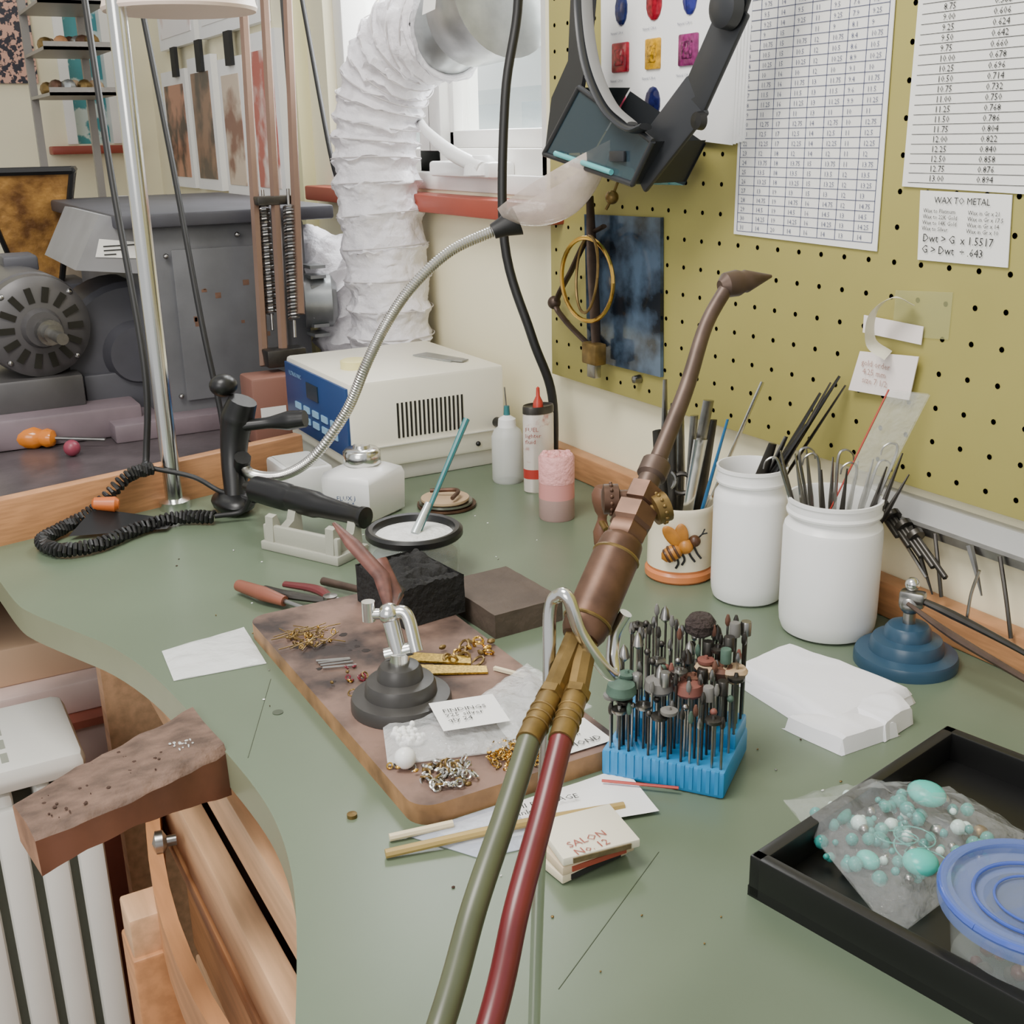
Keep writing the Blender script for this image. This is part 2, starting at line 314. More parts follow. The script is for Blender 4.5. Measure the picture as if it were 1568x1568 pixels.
b.tube([(-.493,-.621,.9),(-.576,-.484,.9)],.0004,scratch,sm=False,seg=6); b.tube([(-.865,-.703,.9),(-1.0,-.639,.9)],.0004,scratch,sm=False,seg=6)
b.lathe((-.93,-.655,.9),[(.005,0),(.005,.0006),(0,.0006)],scratch); b.lathe((-.735,-.66,.9),[(.004,0),(.004,.003),(0,.004)],brass); b.done()
# bench pin : worn wedge with arched underside
b=B('bench_pin')
rootL,rootR=V((-.974,-.722,0)),V((-.886,-.714,0)); tipL,tipR=V((-.893,-.887,0)),V((-.838,-.876,0))
n=28; vs=[];fs=[]
for i in range(n+1):
    t=i/n; L=rootL.lerp(tipL,t); R_=rootR.lerp(tipR,t)+V((.010*math.sin(math.pi*t),-.002,0)); wv=(R_-L).normalized()
    zt=.905+.001*math.sin(math.pi*t)-.004*t*t; zb=.858+.018*math.sin(math.pi*t*.9)+.002*t
    pr=[L+V((0,0,zb)),L+V((0,0,zt-.003)),L+wv*.003+V((0,0,zt)),L.lerp(R_,.35)+V((0,0,zt)),L.lerp(R_,.65)+V((0,0,zt-.001)),R_-wv*.005+V((0,0,zt-.003*t-.001)),R_+V((0,0,zt-.007)),R_+wv*.004+V((0,0,zb))]
    for q in pr: q+=V((noise.noise(q*50),noise.noise(q*50+V((3,3,3))),noise.noise(q*55)*1.1))*.0018; vs.append(q)
ft=[];fb=[]
for i in range(n):
    for k in range(8):
        k2=(k+1)%8; (ft if 1<=k<=5 else fb).append([i*8+k,(i+1)*8+k,(i+1)*8+k2,i*8+k2])
fb.append(list(range(7,-1,-1))); b.add(vs,ft,pinw); b.add(vs,fb,pins); b.add(vs[-8:],[list(range(8))],pine_end)
for _ in range(45):
    q=rnd(0.1,.9);r=rnd(.3,.92); p=rootL.lerp(rootR,q).lerp(tipL.lerp(tipR,q),r); s_=rnd(.0005,.0022); b.sph((p.x,p.y,.905-.004*r*r),(s_,s_*rnd(.4,1.2),.0007),darkw,seg=6)
sp=M('solder_splash','#c4c4c2',.35,.4)
for _ in range(16): b.sph((-.908+rnd(-.008,.008),-.748+rnd(-.010,.010),.9055),(rnd(.0008,.003),rnd(.0006,.002),.0007),sp,seg=6)
b.done(50)
# ------------------------------------------------------------------ other bench and machines (left)
b=B('side_bench'); b.prism([(-1.89,-.002),(-3.95,-.002),(-3.95,-1.7),(-1.42,-1.7),(-1.625,-.87),(-1.735,-.375),(-1.89,-.375)],.86,.898,slab)
b.bx(-3.9,-1.95,-1.5,-.05,0,.86,M('side_bench_body','#8a6a54',.6,noi=.2)); b.done()
b=B('dust_collector')
b.bx(-2.75,-2.09,-.49,-.19,.898,1.26,mgrey,.006); b.bx(-2.8,-2.06,-.53,-.14,1.26,1.285,mdark,.005)
b.bx(-2.084,-2.08,-.44,-.24,.95,1.22,mgrey,.002)
for y_,z_ in ((-.45,.96),(-.23,.96),(-.45,1.21),(-.23,1.21),(-.32,1.24)): b.sph((-2.08,y_,z_),.005,steel,seg=8)
for k in range(9): 
    yy=-.36+rnd(-.06,.08); zz=1.10+rnd(-.06,.05); s_=rnd(.003,.012); b.bx(-2.0802,-2.0797,yy,yy+s_,zz,zz+s_*rnd(.5,1.6),M('rust_patch','#7a5a48',.7,noi=.4,ns=60))
hd=[(-2.10,-.60,1.195),(-2.10,-.44,1.175),(-2.10,-.44,1.262),(-2.10,-.55,1.285)]
vs=hd+[(x-.35,y,z) for x,y,z in hd]; b.add(vs,[[0,1,2,3],[7,6,5,4],[0,4,5,1],[1,5,6,2],[2,6,7,3],[3,7,4,0]],M('hood_grey','#8a8a8c',.45,noi=.15))
b.add([(-2.098,-.565,1.215),(-2.098,-.49,1.208),(-2.098,-.49,1.236),(-2.098,-.555,1.245)],[[0,1,2,3]],paper)
for k in range(3): b.bx(-2.098,-2.0965,-.55,-.53+.02*k,1.217+.007*k,1.219+.007*k,inkk)
b.lathe((-2.35,-.50,1.03),[(.12,0),(.13,.01),(.13,.15),(.12,.16),(.06,.165),(.05,.19),(0,.19)],mdark,(1,0,0),36)
b.bx(-2.36,-2.17,-.60,-.40,.898,1.0,mdark,.004); b.bx(-2.2,-2.04,-.58,-.38,.898,.93,mpink,.003)
for k in range(8): b.box((-2.07,-.185,1.05+.018*k),(.05,.03,.006),galv)
b.lathe((-2.09,-.20,1.11),[(.05,0),(.05,.05),(.035,.06)],galv,(.3,.95,0))
b.done()
b=B('electric_motor')
mc=V((-2.15,-.665,1.098)); ax=V((1,.12,-.03)).normalized(); X,Y,Z=basis(ax)
b.lathe(mc-ax*.2,[(.06,0),(.088,.02),(.092,.03),(.092,.17),(.088,.175),(.09,.18),(.088,.20),(.07,.212),(.035,.216),(.03,.23),(0,.23)],mot,ax,40)
for k in range(14):
    a=2*math.pi*k/14; p=mc+ax*.0135+X*(.058*math.cos(a))+Y*(.058*math.sin(a)); rr=(X*math.cos(a)+Y*math.sin(a)); tt=ax.cross(rr); b.box(p-ax*.003,(.026,.011,.012),hole,X=Matrix((rr,tt,ax)).transposed())
for k in range(4):
    a=math.pi/4+math.pi*k/2; b.sph(mc+ax*.004+X*(.080*math.cos(a))+Y*(.080*math.sin(a)),.006,steel,seg=8)
b.cyl(mc+ax*.02,mc+ax*.09,.016,steel); b.cyl(mc+ax*.09,mc+ax*.14,.010,steel); b.cyl(mc+ax*.05,mc+ax*.07,.022,steel)
b.box((-2.24,-.68,.98),(.2,.15,.06),mot,bev=.006); b.box((-2.24,-.68,.926),(.30,.32,.055),mpink,bev=.006)
b.box((-2.32,-.665,1.195),(.09,.06,.03),mdark,bev=.006); b.done()
b=B('waste_bin'); lf=M('amber_panel','#b8894a',.3,.2,noi=0,ns=22,col2='#6b4a2c',bump=.3)
b.box((-2.86,-.56,1.0),(.20,.18,.204),mdark,bev=.004)
b.lathe((-2.86,-.56,1.10),[(.06,0),(.135,.235),(.14,.242),(.13,.245),(.12,.22),(.0,.19)],lf,seg=4,rot=.6)
for k in range(4):
    a=.6+math.pi/2*k; x_,y_,z_=basis((0,0,1)); q=x_*math.cos(a)+y_*math.sin(a); b.tube([V((-2.86,-.56,1.10))+q*.06,V((-2.86,-.56,1.345))+q*.14],.006,black,sm=False,seg=6)
    a2=a+math.pi/2; q2=x_*math.cos(a2)+y_*math.sin(a2); b.tube([V((-2.86,-.56,1.345))+q*.14,V((-2.86,-.56,1.345))+q2*.14],.008,black,sm=False,seg=6)
b.done()
b=B('ventilation_duct')
P=[(-1.787,-.03,1.56),(-1.862,-.055,1.558),(-1.93,-.075,1.50),(-1.955,-.09,1.42),(-1.955,-.095,1.33),(-1.945,-.09,1.18),(-1.945,-.088,1.04),(-1.945,-.088,.90)]
pp=cat(P,48); N=len(pp)
def rib(t): q=(t*19)%1.; return .079-.009*(1-(abs(q-.5)*2)**2.2)
b.tube(pp,rib,duct,seg=60,sm=False)
k=len(b.v)
for v in range(k): b.v[v]+=V((noise.noise(b.v[v]*30),noise.noise(b.v[v]*30+V((5,5,5))),noise.noise(b.v[v]*26+V((9,0,0)))))*.007+V((abs(noise.noise(b.v[v]*65)),-abs(noise.noise(b.v[v]*70)),noise.noise(b.v[v]*60)))*.007
for k in range(1,19):
    i=int(k/19*(N-1)); t=(pp[min(i+1,N-1)]-pp[i-1]).normalized(); b.torus(pp[i],.0795,.0012,ductw,t+V((.0,.0,.04)),36,6)
pp=cat([(-2.22,-.21,1.17),(-2.15,-.14,1.16),(-2.115,-.10,1.08),(-2.11,-.10,.905)],30)
k=len(b.v); b.tube(pp,lambda t:.078-.01*(1-(abs((t*9)%1.-.5)*2)**2),duct,seg=36,sm=False)
for v in range(k,len(b.v)): b.v[v]+=V((noise.noise(b.v[v]*35),noise.noise(b.v[v]*35+V((5,5,5))),noise.noise(b.v[v]*40)))*.011
b.lathe((-1.80,-.035,1.56),[(.07,0),(.068,.02),(.062,.05),(.06,.06),(.075,.08),(.085,.15),(.088,.18),(.09,.185),(.0,.185)],galv,(.97,.1,.2),36)
b.add([V((-1.70,-.115,1.575)),V((-1.665,-.11,1.58)),V((-1.67,-.10,1.63)),V((-1.705,-.105,1.625))],[[0,1,2,3]],paper)
b.torus((-1.79,-.033,1.562),.073,.005,duct,(.97,.1,.2)); b.done(45)
b=B('poster_set')
cols=['#e6d2ce','#d8c0ae','#c08a70','#9a7a64','#d6c4b0','#b8655c']
for i,(x0,x1,z0,z1) in enumerate([(-3.75,-3.35,1.66,2.0),(-3.30,-2.75,1.66,2.05),(-3.78,-3.50,1.27,1.60),(-3.46,-3.22,1.27,1.62),(-3.16,-2.95,1.26,1.6),(-2.9,-2.68,1.26,1.64)]):
    b.bx(x0,x1,-.02,-.001,z0,z1,whitep); m=M('poster_art%d'%i,cols[i],.4,noi=0,ns=9,col2=['#f6f1f1','#f8f6f4','#4c3c36','#5a5048','#8a6456','#e8d8d0'][i],thr=(.42,.56) if i>1 else (.6,.66))
    b.bx(x0+.03,x1-.03,-.022,-.02,z0+.03,z1-.04,m)
for x in (-3.6,-3.33,-3.05): b.bx(x,x+.05,-.03,-.02,1.58,1.66,inkk)
b.done()
b=B('wall_post'); b.bx(-2.57,-2.53,-.03,0,.898,2.6,M('post_cream','#d8d3a4',.6)); b.bx(-2.60,-2.575,-.028,0,.898,2.6,mdark); b.done()
b=B('patterned_poster'); b.bx(-3.999,-3.985,-.56,-.345,1.58,2.2,M('confetti','#d0a08a',.4,ns=60,col2='#1c1a2a',thr=(.48,.52))); b.done()
b=B('display_shelf'); sg=M('shelf_grey','#8e8a84',.4)
for z in (1.52,1.63,1.74):
    b.bx(-3.65,-3.3,-.42,-.25,z,z+.008,sg); b.bx(-3.305,-3.3,-.42,-.25,z,z+.02,sg)
    for k in range(12): b.sph((rnd(-3.5,-3.33),rnd(-.4,-.28),z+.022),(.028,.02,.02),random.choice([brass,copper,wood,tanm,galv]),seg=8)
b.bx(-3.66,-3.64,-.42,-.40,.898,1.9,sg); b.bx(-3.66,-3.64,-.27,-.25,.898,1.9,sg); b.done()
b=B('storage_cabinet'); b.bx(-3.3,-2.95,-.45,-.04,.898,1.20,M('old_box','#8e7c6c',.6,noi=.2),.005)
for k in range(7): b.box((-3.2+rnd(-.03,.2),-.40+.05*k,1.20+.035),(.05,.04,.07),random.choice([whitep,copper,tanm,redsill]),rz=rnd(0,.6),bev=.003)
b.done()
b=B('screwdriver'); am=M('amber_handle','#e0822a',.15,noi=.2)
hx=V((.55,.83,-.03)).normalized()
b.lathe((-2.12,-.745,.918),[(.0,0),(.012,.003),(.02,.015),(.02,.05),(.014,.06),(.017,.07),(.014,.08),(.004,.085)],am,hx,14); b.lathe(V((-2.12,-.745,.918))+hx*.083,[(.0035,0),(.003,.09),(0,.092)],steel,hx,8); b.done()
b=B('tape_roll'); b.lathe((-2.25,-.72,.954),[(.012,0),(.026,0),(.026,.02),(.012,.02),(.012,0)],chrome); b.done()
b=B('polishing_bit'); b.sph((-2.0,-.66,.912),.014,M('maroon','#8a3b4c',.4)); b.sph((-2.05,-.79,.912),.014,M('darkgreen','#2c5a40',.4)); b.done()
# ------------------------------------------------------------------ poles, lamp arms, cables
b=B('lamp_pole'); b.lathe((-1.605,-.584,.9),[(.022,0),(.022,.012),(.0125,.016),(.0125,1.1)],chrome,seg=20); b.done()
b=B('desk_lamp_shade'); b.lathe((-1.636,-.496,1.562),[(.098,0),(.1,.004),(.098,.01),(.092,.05),(.07,.1),(.03,.13),(0,.135)],lampp,(0,0,1),36); b.box((-1.612,-.56,1.66),(.03,.12,.02),chrome); b.done()
b=B('spring_arm_lamp'); cb=M('arm_brown','#8a6f5f',.4,.4,noi=.1)
def ext(p,q,k): p=V(p);q=V(q); return p+(p-q)*k
for p,q in (((-2.128,-.257,1.634),(-1.941,-.333,1.025)),((-2.11,-.224,1.633),(-1.924,-.303,1.025)),((-2.09,-.189,1.632),(-1.934,-.263,1.11))):
    b.tube([ext(p,q,.4),q],.0085,cb,sm=False,seg=6)
for s0,s1 in (((-2.02,-.285,1.29),(-1.965,-.305,1.11)),((-1.99,-.25,1.29),(-1.935,-.275,1.10))):
    s0=V(s0);s1=V(s1);P=[]
    x,y,a=basis(s1-s0)
    for k in range(34*8): P.append(s0.lerp(s1,k/(34*8))+x*.009*math.cos(k*math.pi/4)+y*.009*math.sin(k*math.pi/4))
    b.tube(P,.0021,steel,seg=5,sm=False); b.cyl(s0,s0+(s0-s1)*.15,.003,steel); b.cyl(s1,s1-(s0-s1)*.15,.003,steel)
b.box((-2.01,-.268,1.30),(.03,.07,.015),dsteel,bev=.003); b.box((-1.93,-.30,1.04),(.04,.07,.03),dsteel,bev=.003)
b.box((-1.915,-.34,.957),(.07,.075,.118),M('brown_block','#8a6052',.5),bev=.005); b.add([(-1.8795,-.365,.94),(-1.8795,-.32,.94),(-1.8795,-.32,.965),(-1.8795,-.365,.965)],[[0,1,2,3]],paper); b.done()
b=B('power_cable'); b.tube([(-1.93,-.565,1.75),(-1.868,-.572,1.597),(-1.79,-.58,1.35),(-1.70,-.584,1.094),(-1.68,-.60,.97),(-1.665,-.61,.95)],.005,rubber); b.done()
b=B('power_cable'); b.tube([(-2.15,-.439,1.75),(-2.106,-.439,1.625),(-2.0,-.44,1.36),(-1.90,-.445,1.12),(-1.856,-.439,.963),(-1.83,-.45,.905)],.005,rubber); b.done()
b=B('power_cable'); b.tube([(-2.40,-.06,1.75),(-2.35,-.06,1.60),(-2.273,-.06,1.378),(-2.27,-.045,1.306)],.005,rubber); b.done()
b=B('power_cable'); b.tube([(-1.525,-.05,1.75),(-1.52,-.05,1.582),(-1.51,-.08,1.45),(-1.485,-.10,1.253),(-1.445,-.08,1.12),(-1.43,-.055,1.03),(-1.435,-.05,.905)],.0068,rubber); b.done()
# ------------------------------------------------------------------ control box
b=B('ultrasonic_control_box')
b.bx(-1.83,-1.55,-.33,-.07,.925,1.06,creamp,.006); b.bx(-1.822,-1.557,-.322,-.078,.90,.93,M('box_base','#cfcdc2',.4),.003)
b.bx(-1.826,-1.554,-.334,-.329,.945,1.052,blue,.001)
b.bx(-1.72,-1.67,-.336,-.333,1.01,1.035,lcd)
for i in range(5):
    for j in range(2): b.bx(-1.78+.04*i,-1.755+.04*i,-.336,-.333,.965+.018*j,.975+.018*j,btn)
b.text("ULTRASONIC",(-1.80,-.3365,1.035),.01,btn)
for k in range(16): y=-.255+.0072*k; b.bx(-1.551,-1.549,y,y+.003,.968,1.022,hole)
b.bx(-1.551,-1.546,-.326,-.074,.958,.9595,M('box_base','#c9c7bd')); b.sph((-1.548,-.12,.94),.004,black); b.cyl((-1.55,-.085,.97),(-1.53,-.085,.97),.008,black)
b.lathe((-1.66,-.275,1.06),[(.022,0),(.022,.012),(.018,.014),(0,.011)],yel); b.box((-1.66,-.13,1.0615),(.09,.03,.002),galv,rz=.3); b.box((-1.62,-.12,1.0625),(.04,.018,.002),M('grey_tape','#8d8d88',.5),rz=.5); b.done()
b=B('white_dispenser'); b.box((-1.575,-.405,.925),(.10,.07,.05),white,bev=.005); b.box((-1.575,-.405,.9505),(.085,.055,.002),M('dispenser_lid','#dcdcd6',.4),bev=.0008); b.done()
b=B('flux_bottle')
b.lathe((-1.435,-.36,.9),[(.05,0),(.056,.004),(.058,.055),(.054,.064),(.032,.072),(.022,.074),(.0,.074)],white,seg=4,rot=math.radians(75))
b.lathe((-1.435,-.36,.972),[(.024,0),(.026,.002),(.026,.018),(.022,.022),(.012,.023),(.011,.027),(0,.028)],chrome)
b.text("FLUX JAR\nNET 4 OZ",V((-1.435,-.36,.932))+TOW*.0435-LAT*.026,.009,blue,xd=LAT,yd=(0,0,1)); b.done(50)
b=B('squeeze_bottle'); b.lathe((-1.462,-.115,.9),[(.022,0),(.024,.004),(.024,.07),(.020,.08),(.013,.086),(0,.086)],frost); b.lathe((-1.462,-.115,.985),[(.014,0),(.013,.012),(.004,.018),(.003,.03),(.0,.03)],white); b.cyl((-1.462,-.115,1.01),(-1.464,-.117,1.045),.0012,steel); b.lathe((-1.462,-.115,1.003),[(.005,0),(.004,.014),(0,.014)],tealb,seg=10); b.done()
b=B('lighter_fluid_can'); b.lathe((-1.395,-.10,.9),[(.022,0),(.024,.002),(.024,.115),(.0225,.12),(.0225,.126),(.021,.126),(.0,.122)],M('can_print','#ddd5cc',.3,.3,noi=0,ns=40,col2='#a5493c',thr=(.3,.42)),sy=.7,seg=28,sx=1.0)
b.lathe((-1.395,-.10,.9),[(.0243,.022),(.0243,.036)],M('can_red','#a8342c',.4),sy=.7,seg=28); b.lathe((-1.395,-.10,1.018),[(.0243,0),(.0243,.008),(.0235,.011),(.02,.009),(0,.007)],dsteel,sy=.7)
b.text("FUEL\nlighter\nfluid",V((-1.395,-.10,.995))+TOW*.0253-LAT*.016,.009,M('can_ink','#8a3a30',.5),xd=LAT)
b.lathe((-1.395,-.10,1.022),[(.008,0),(.007,.012),(.003,.02),(.0025,.032),(0,.034)],red); b.done()
b=B('wax_candle'); b.lathe((-1.273,-.144,.9),[(.0235,0),(.0245,.002),(.0245,.03)],pinkl); b.lathe((-1.273,-.144,.93),[(.0245,0),(.0242,.022)],M('pink_mid','#d08e8a',.4))
b.lathe((-1.273,-.144,.952),[(.0245,0),(.0245,.034),(.022,.038),(0,.036)],pink)
for _ in range(26): a=rnd(0,6.28); r=rnd(0,.02); b.sph((-1.273+r*math.cos(a),-.144+r*math.sin(a),.988),rnd(.003,.006),pink,seg=6)
b.done()
b=B('tin_lid')
for k in range(3): b.lathe((-1.40+.004*k,-.25-.003*k,.9+.006*k),[(.040-.004*k,0),(.042-.004*k,.002),(.042-.004*k,.005),(.038-.004*k,.005),(0,.003)],[copper,steel,tanm][k])
b.tube([(-1.41,-.27,.924),(-1.385,-.24,.926),(-1.36,-.26,.924)],.003,copper); b.done()
b=B('ring_clamp'); rw=M('clamp_wood','#7a5440',.5,noi=.3)
b.lathe((-1.140,-.160,.9),[(.006,0),(.009,.004),(.011,.02),(.008,.030),(.006,.036),(.006,.042),(.010,.048),(.014,.060),(.015,.070),(.011,.080),(0,.082)],rw,(.0,.05,1),18); b.cyl((-1.140,-.160,.935),(-1.12,-.165,.93),.004,brass); b.done()
b=B('glass_jar'); c=(-1.179,-.40,.9)
b.lathe(c,[(.045,0),(.052,.004),(.054,.03),(.052,.048),(.05,.052)],glass,seg=40); b.lathe(c,[(.056,.050),(.058,.052),(.058,.058),(.054,.061),(.049,.060),(.047,.054),(.046,.05)],black,seg=40)
b.lathe(c,[(.047,.052),(.03,.056),(.0,.059)],M('borax','#eeeeec',.8,noi=.15,ns=60,bump=.6,bs=90),seg=40)
b.lathe(c,[(.05,.003),(.051,.028),(0,.03)],M('water_dark','#8b948c',.1,alpha=.5),seg=32)
b.tube([(-1.17,-.398,.955),(-1.205,-.312,1.075)],[.0025,.003,.0045,.004],tealb,seg=8,sm=False); b.cyl((-1.166,-.405,.957),(-1.178,-.38,.987),.0055,M('ferrule','#c9d2d2',.3,.5),r2=.004); b.done()
b=B('handpiece_cradle'); gp=M('cradle_grey','#a9a99b',.45,noi=.05); ang=math.atan2(.47,.88); c=V((-1.325,-.475,.9)); ex=V((.88,.47,0));ey=V((-.47,.88,0))
b.box(c+V((0,0,.006)),(.13,.06,.012),gp,rz=ang,bev=.002)
for sx_ in (-1,1):
    pts=[c+ex*.057*sx_+ey*a_+V((0,0,z_)) for a_,z_ in ((-.028,.01),(-.026,.045),(-.018,.047),(-.012,.030),(0,.024),(.012,.030),(.018,.047),(.026,.045),(.028,.01))]
    q=[p-ex*.013*sx_ for p in pts]; n=len(pts); b.add(pts+q,[list(range(n)),list(range(2*n-1,n-1,-1))]+[[i,n+i,n+(i+1)%n,(i+1)%n] for i in range(n)],gp)
b.box(c-ey*.022+V((0,0,.020)),(.125,.008,.028),gp,rz=ang,bev=.002)
b.done()
b=B('flex_shaft_handpiece')
a=V((-1.475,-.515,.955)); d=V((.176,.087,-.008)).normalized()
b.lathe(a+V((.02,.008,-.0)),[(.006,-.02),(.010,-.005),(.0175,.0),(.0185,.03),(.0185,.06),(.0165,.066),(.0175,.07),(.0175,.11),(.015,.12),(.013,.15),(.012,.185),(.014,.188),(.014,.195),(.0,.197)],black,d,28); b.done()
b=B('gooseneck_lamp')
gp_=[(-1.535,-.500,.975),(-1.522,-.492,.957),(-1.473,-.465,.962),(-1.439,-.428,.991),(-1.415,-.386,1.053),(-1.391,-.364,1.116),(-1.392,-.333,1.165),(-1.388,-.294,1.213),(-1.376,-.241,1.257),(-1.352,-.180,1.284)]
pp=cat(gp_,60)
b.tube(pp,[.0078,.0064]*180,M('gooseneck_metal','#cfcdc8',.28,.95),seg=12,sm=False)
d=(V((-1.352,-.18,1.284))-V((-1.376,-.241,1.257))).normalized()
b.lathe(V((-1.352,-.18,1.284))-d*.01,[(.010,0),(.013,.015),(.02,.035),(.0,.036)],rubber,d)
ax=(V((-1.228,-.100,1.358))-V((-1.345,-.165,1.288))).normalized(); X,Y,Z=basis(ax)
p0=V((-1.345,-.165,1.288)); vs=[];fs=[];n=22;mm=14
for i in range(n+1):
    t_=i/n; w=.058*math.sin(math.pi*min(1,.10+t_*.90))**.75
    for j in range(mm+1):
        s_=(j/mm-.5)*2; ph_=s_*1.5
        vs.append(p0+ax*(t_*.175)+X*(w*math.sin(ph_)*.75)-Y*(w*(math.cos(ph_))*.95)+Y*.026)
for i in range(n):
    for j in range(mm): a_=i*(mm+1)+j; fs.append([a_,a_+1,a_+mm+2,a_+mm+1])
b.add(vs,fs,pearl)
b.sph((-1.545,-.515,.915),(.045,.03,.016),black); b.tube([(-1.535,-.515,.92),(-1.56,-.505,.97),(-1.565,-.495,1.02),(-1.555,-.485,1.055)],[.014,.017,.02,.024,.02],black,seg=14)
b.sph((-1.575,-.505,1.075),(.018,.02,.016),black); b.tube([(-1.55,-.49,1.02),(-1.525,-.445,1.025),(-1.50,-.415,1.03)],[.008,.008,.014,.012],black); b.tube([(-1.53,-.5,.98),(-1.55,-.5,.95),(-1.545,-.515,.92)],.012,black)
b.done()
b=B('coiled_cable')
P=cat([(-1.50,-.555,.911),(-1.525,-.60,.911),(-1.505,-.66,.911),(-1.47,-.715,.911),(-1.475,-.76,.911),(-1.525,-.775,.911),(-1.56,-.745,.912),(-1.575,-.70,.925),(-1.595,-.645,.96),(-1.60,-.61,.965)],52)
out=[]; x=V((0,0,1))
for i,p in enumerate(P):
    t_=(P[min(i+1,len(P)-1)]-P[max(i-1,0)]).normalized(); s_=t_.cross(x).normalized(); u_=s_.cross(t_); a_=i*1.0
    out.append(p+s_*.0075*math.cos(a_)+u_*.0075*math.sin(a_))
b.tube(out,.0028,rubber,seg=6,sm=False)
b.tube([(-1.60,-.61,.965),(-1.575,-.56,.95),(-1.55,-.53,.93),(-1.50,-.50,.925),(-1.46,-.505,.94)],.0035,rubber); b.tube([(-1.50,-.555,.912),(-1.49,-.52,.915),(-1.47,-.51,.94)],.0035,rubber)
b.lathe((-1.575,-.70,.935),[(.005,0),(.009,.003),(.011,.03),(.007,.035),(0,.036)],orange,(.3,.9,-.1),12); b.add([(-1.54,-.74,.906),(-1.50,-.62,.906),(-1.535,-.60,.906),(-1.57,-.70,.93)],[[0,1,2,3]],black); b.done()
# ------------------------------------------------------------------ mug and jars with tools
b=B('bee_mug'); c=V((-1.014,-.132,.9))
b.lathe(c,[(.038,0),(.041,.003),(.041,.010),(.038,.013),(.0385,.016)],M('mug_orange','#cc7c4a',.3)); b.lathe(c,[(.0385,.016),(.038,.05),(.0385,.082),(.041,.088),(.040,.092),(.037,.09),(.035,.03),(0,.028)],mugw,seg=40)
f=c+TOW*.040; up=V((0,0,1)); bd=(LAT*.8+up*.45).normalized()
tail=f-LAT*.021+up*.034
prof=[(.0,0),(.006,.003),(.009,.009),(.0092,.016),(.008,.022),(.005,.0255),(0,.027)]
b.lathe(tail,prof,beeo,bd,16)
for k,(r_,z_) in enumerate(((.0082,.007),(.0096,.0125),(.0090,.019))): b.torus(tail+bd*z_,r_-.0009,.0018,beed,bd,18,6)
b.sph(tail+bd*.031,(.0095,.0095,.0095),beeo); b.sph(tail+bd*.043,.007,beed)
for sx_,l_ in ((.4,.030),(-.15,.026)):
    wdir=(up*.9-LAT*sx_*1.2+LAT*-.25).normalized(); b.sph(tail+bd*.027+wdir*l_*.6+TOW*.002,(.0025,.008,l_*.55),beeo,X=Matrix((TOW,wdir.cross(TOW),wdir)).transposed())
for k in range(4):
    o=tail+bd*(.018+.008*k)-up*.005; b.tube([o,o-up*.009+LAT*.004,o-up*.016+LAT*(.009 if k>1 else .001)],.0014,inkk,seg=5); 
for k in (0,1): b.tube([tail+bd*.045,tail+bd*.052+up*.003,tail+bd*.056+up*(.008-.005*k)+LAT*.003*k],.0009,inkk,seg=5)
b.done()
def stick(b,c,z0,lx,ty,lat,z1,r,m,tow=0,flat=1):
    a=c+V((0,0,z0))+LAT*lx+TOW*ty; e=V((c.x,c.y,0))+LAT*lat+TOW*(ty+tow)+V((0,0,z1)); b.tube([a,a.lerp(e,.5),e],r,m,seg=8,flat=flat,sm=False)
b=B('hand_tool_set')
for lx,ty,lat,z1,r,m in ((-.02,0,-.022,1.135,[.003,.006,.003],steel),(-.01,.01,-.012,1.11,[.006,.007,.004],dsteel),(0,-.01,-.005,1.12,[.004,.008,.005],steel),(.005,.01,.012,1.095,[.003,.005,.006],steel),(.0,0,.028,1.11,[.004,.008,.008],steel),(.01,.0,.088,1.13,[.002,.003,.003],chrome),(.012,.01,.05,1.09,[.003,.003,.002],M('blue_handle','#2d6ea0',.4)),(-.015,.015,-.03,1.08,[.007,.009,.006],dsteel),(0,.02,.02,1.07,[.008,.008,.01],chrome),(.012,-.01,.035,1.085,[.005,.009,.005],dsteel)):
    stick(b,c,.03,lx,ty,lat,z1,r,m,flat=.45)
b.torus(c+LAT*-.02+TOW*.01+V((0,0,.12)),.012,.003,steel,TOW); b.torus(c+LAT*.0+TOW*.01+V((0,0,.115)),.012,.003,dsteel,TOW); b.done()
def jar(name,c,r,h):
    b=B(name); c=V(c)
    b.lathe(c,[(r*.82,0),(r*.93,.003),(r*.98,.010),(r,.02),(r,h*.76),(r*.975,h*.80),(r*.9,h*.83),(r*.87,h*.85),(r*.87,h*.87),(r*.95,h*.885),(r*.96,h*.90),(r*.93,h*.92),(r*.93,h*.97),(r*.955,h*.975),(r*.955,h),(r*.9,h),(r*.86,h*.96),(r*.86,h*.6),(0,h*.58)],white,seg=48); b.done(25); return c
c1=jar('white_plastic_jar',(-.919,-.11,.9),.0405,.154); c2=jar('white_plastic_jar',(-.806,-.098,.9),.050,.146)
b=B('tweezer_set')
for lx,ty,lat,z1,r,m in ((0,0,.088,1.15,[.004,.006,.003],black),(.005,.008,.078,1.145,[.004,.005,.002],dsteel),(.0,-.01,.07,1.13,[.005,.006,.003],black),(.01,0,.095,1.14,[.003,.004,.002],dsteel),(-.01,.01,.055,1.10,[.005,.007,.004],black),(-.005,.01,.02,1.08,[.007,.010,.006],dsteel),(0,.0,.035,1.085,[.004,.005,.003],steel)):
    stick(b,c1,.095,lx,ty,lat,z1,r,m,flat=.4)
b.done()
b=B('dental_pick_set')
for k in range(11):
    l=-.05+.0115*k; z1=1.075+rnd(-.015,.025); stick(b,c2,.09,l*.6,rnd(-.015,.02),l*1.15,z1,[.002,.0035,.001],random.choice([steel,dsteel,steel]),flat=.6)
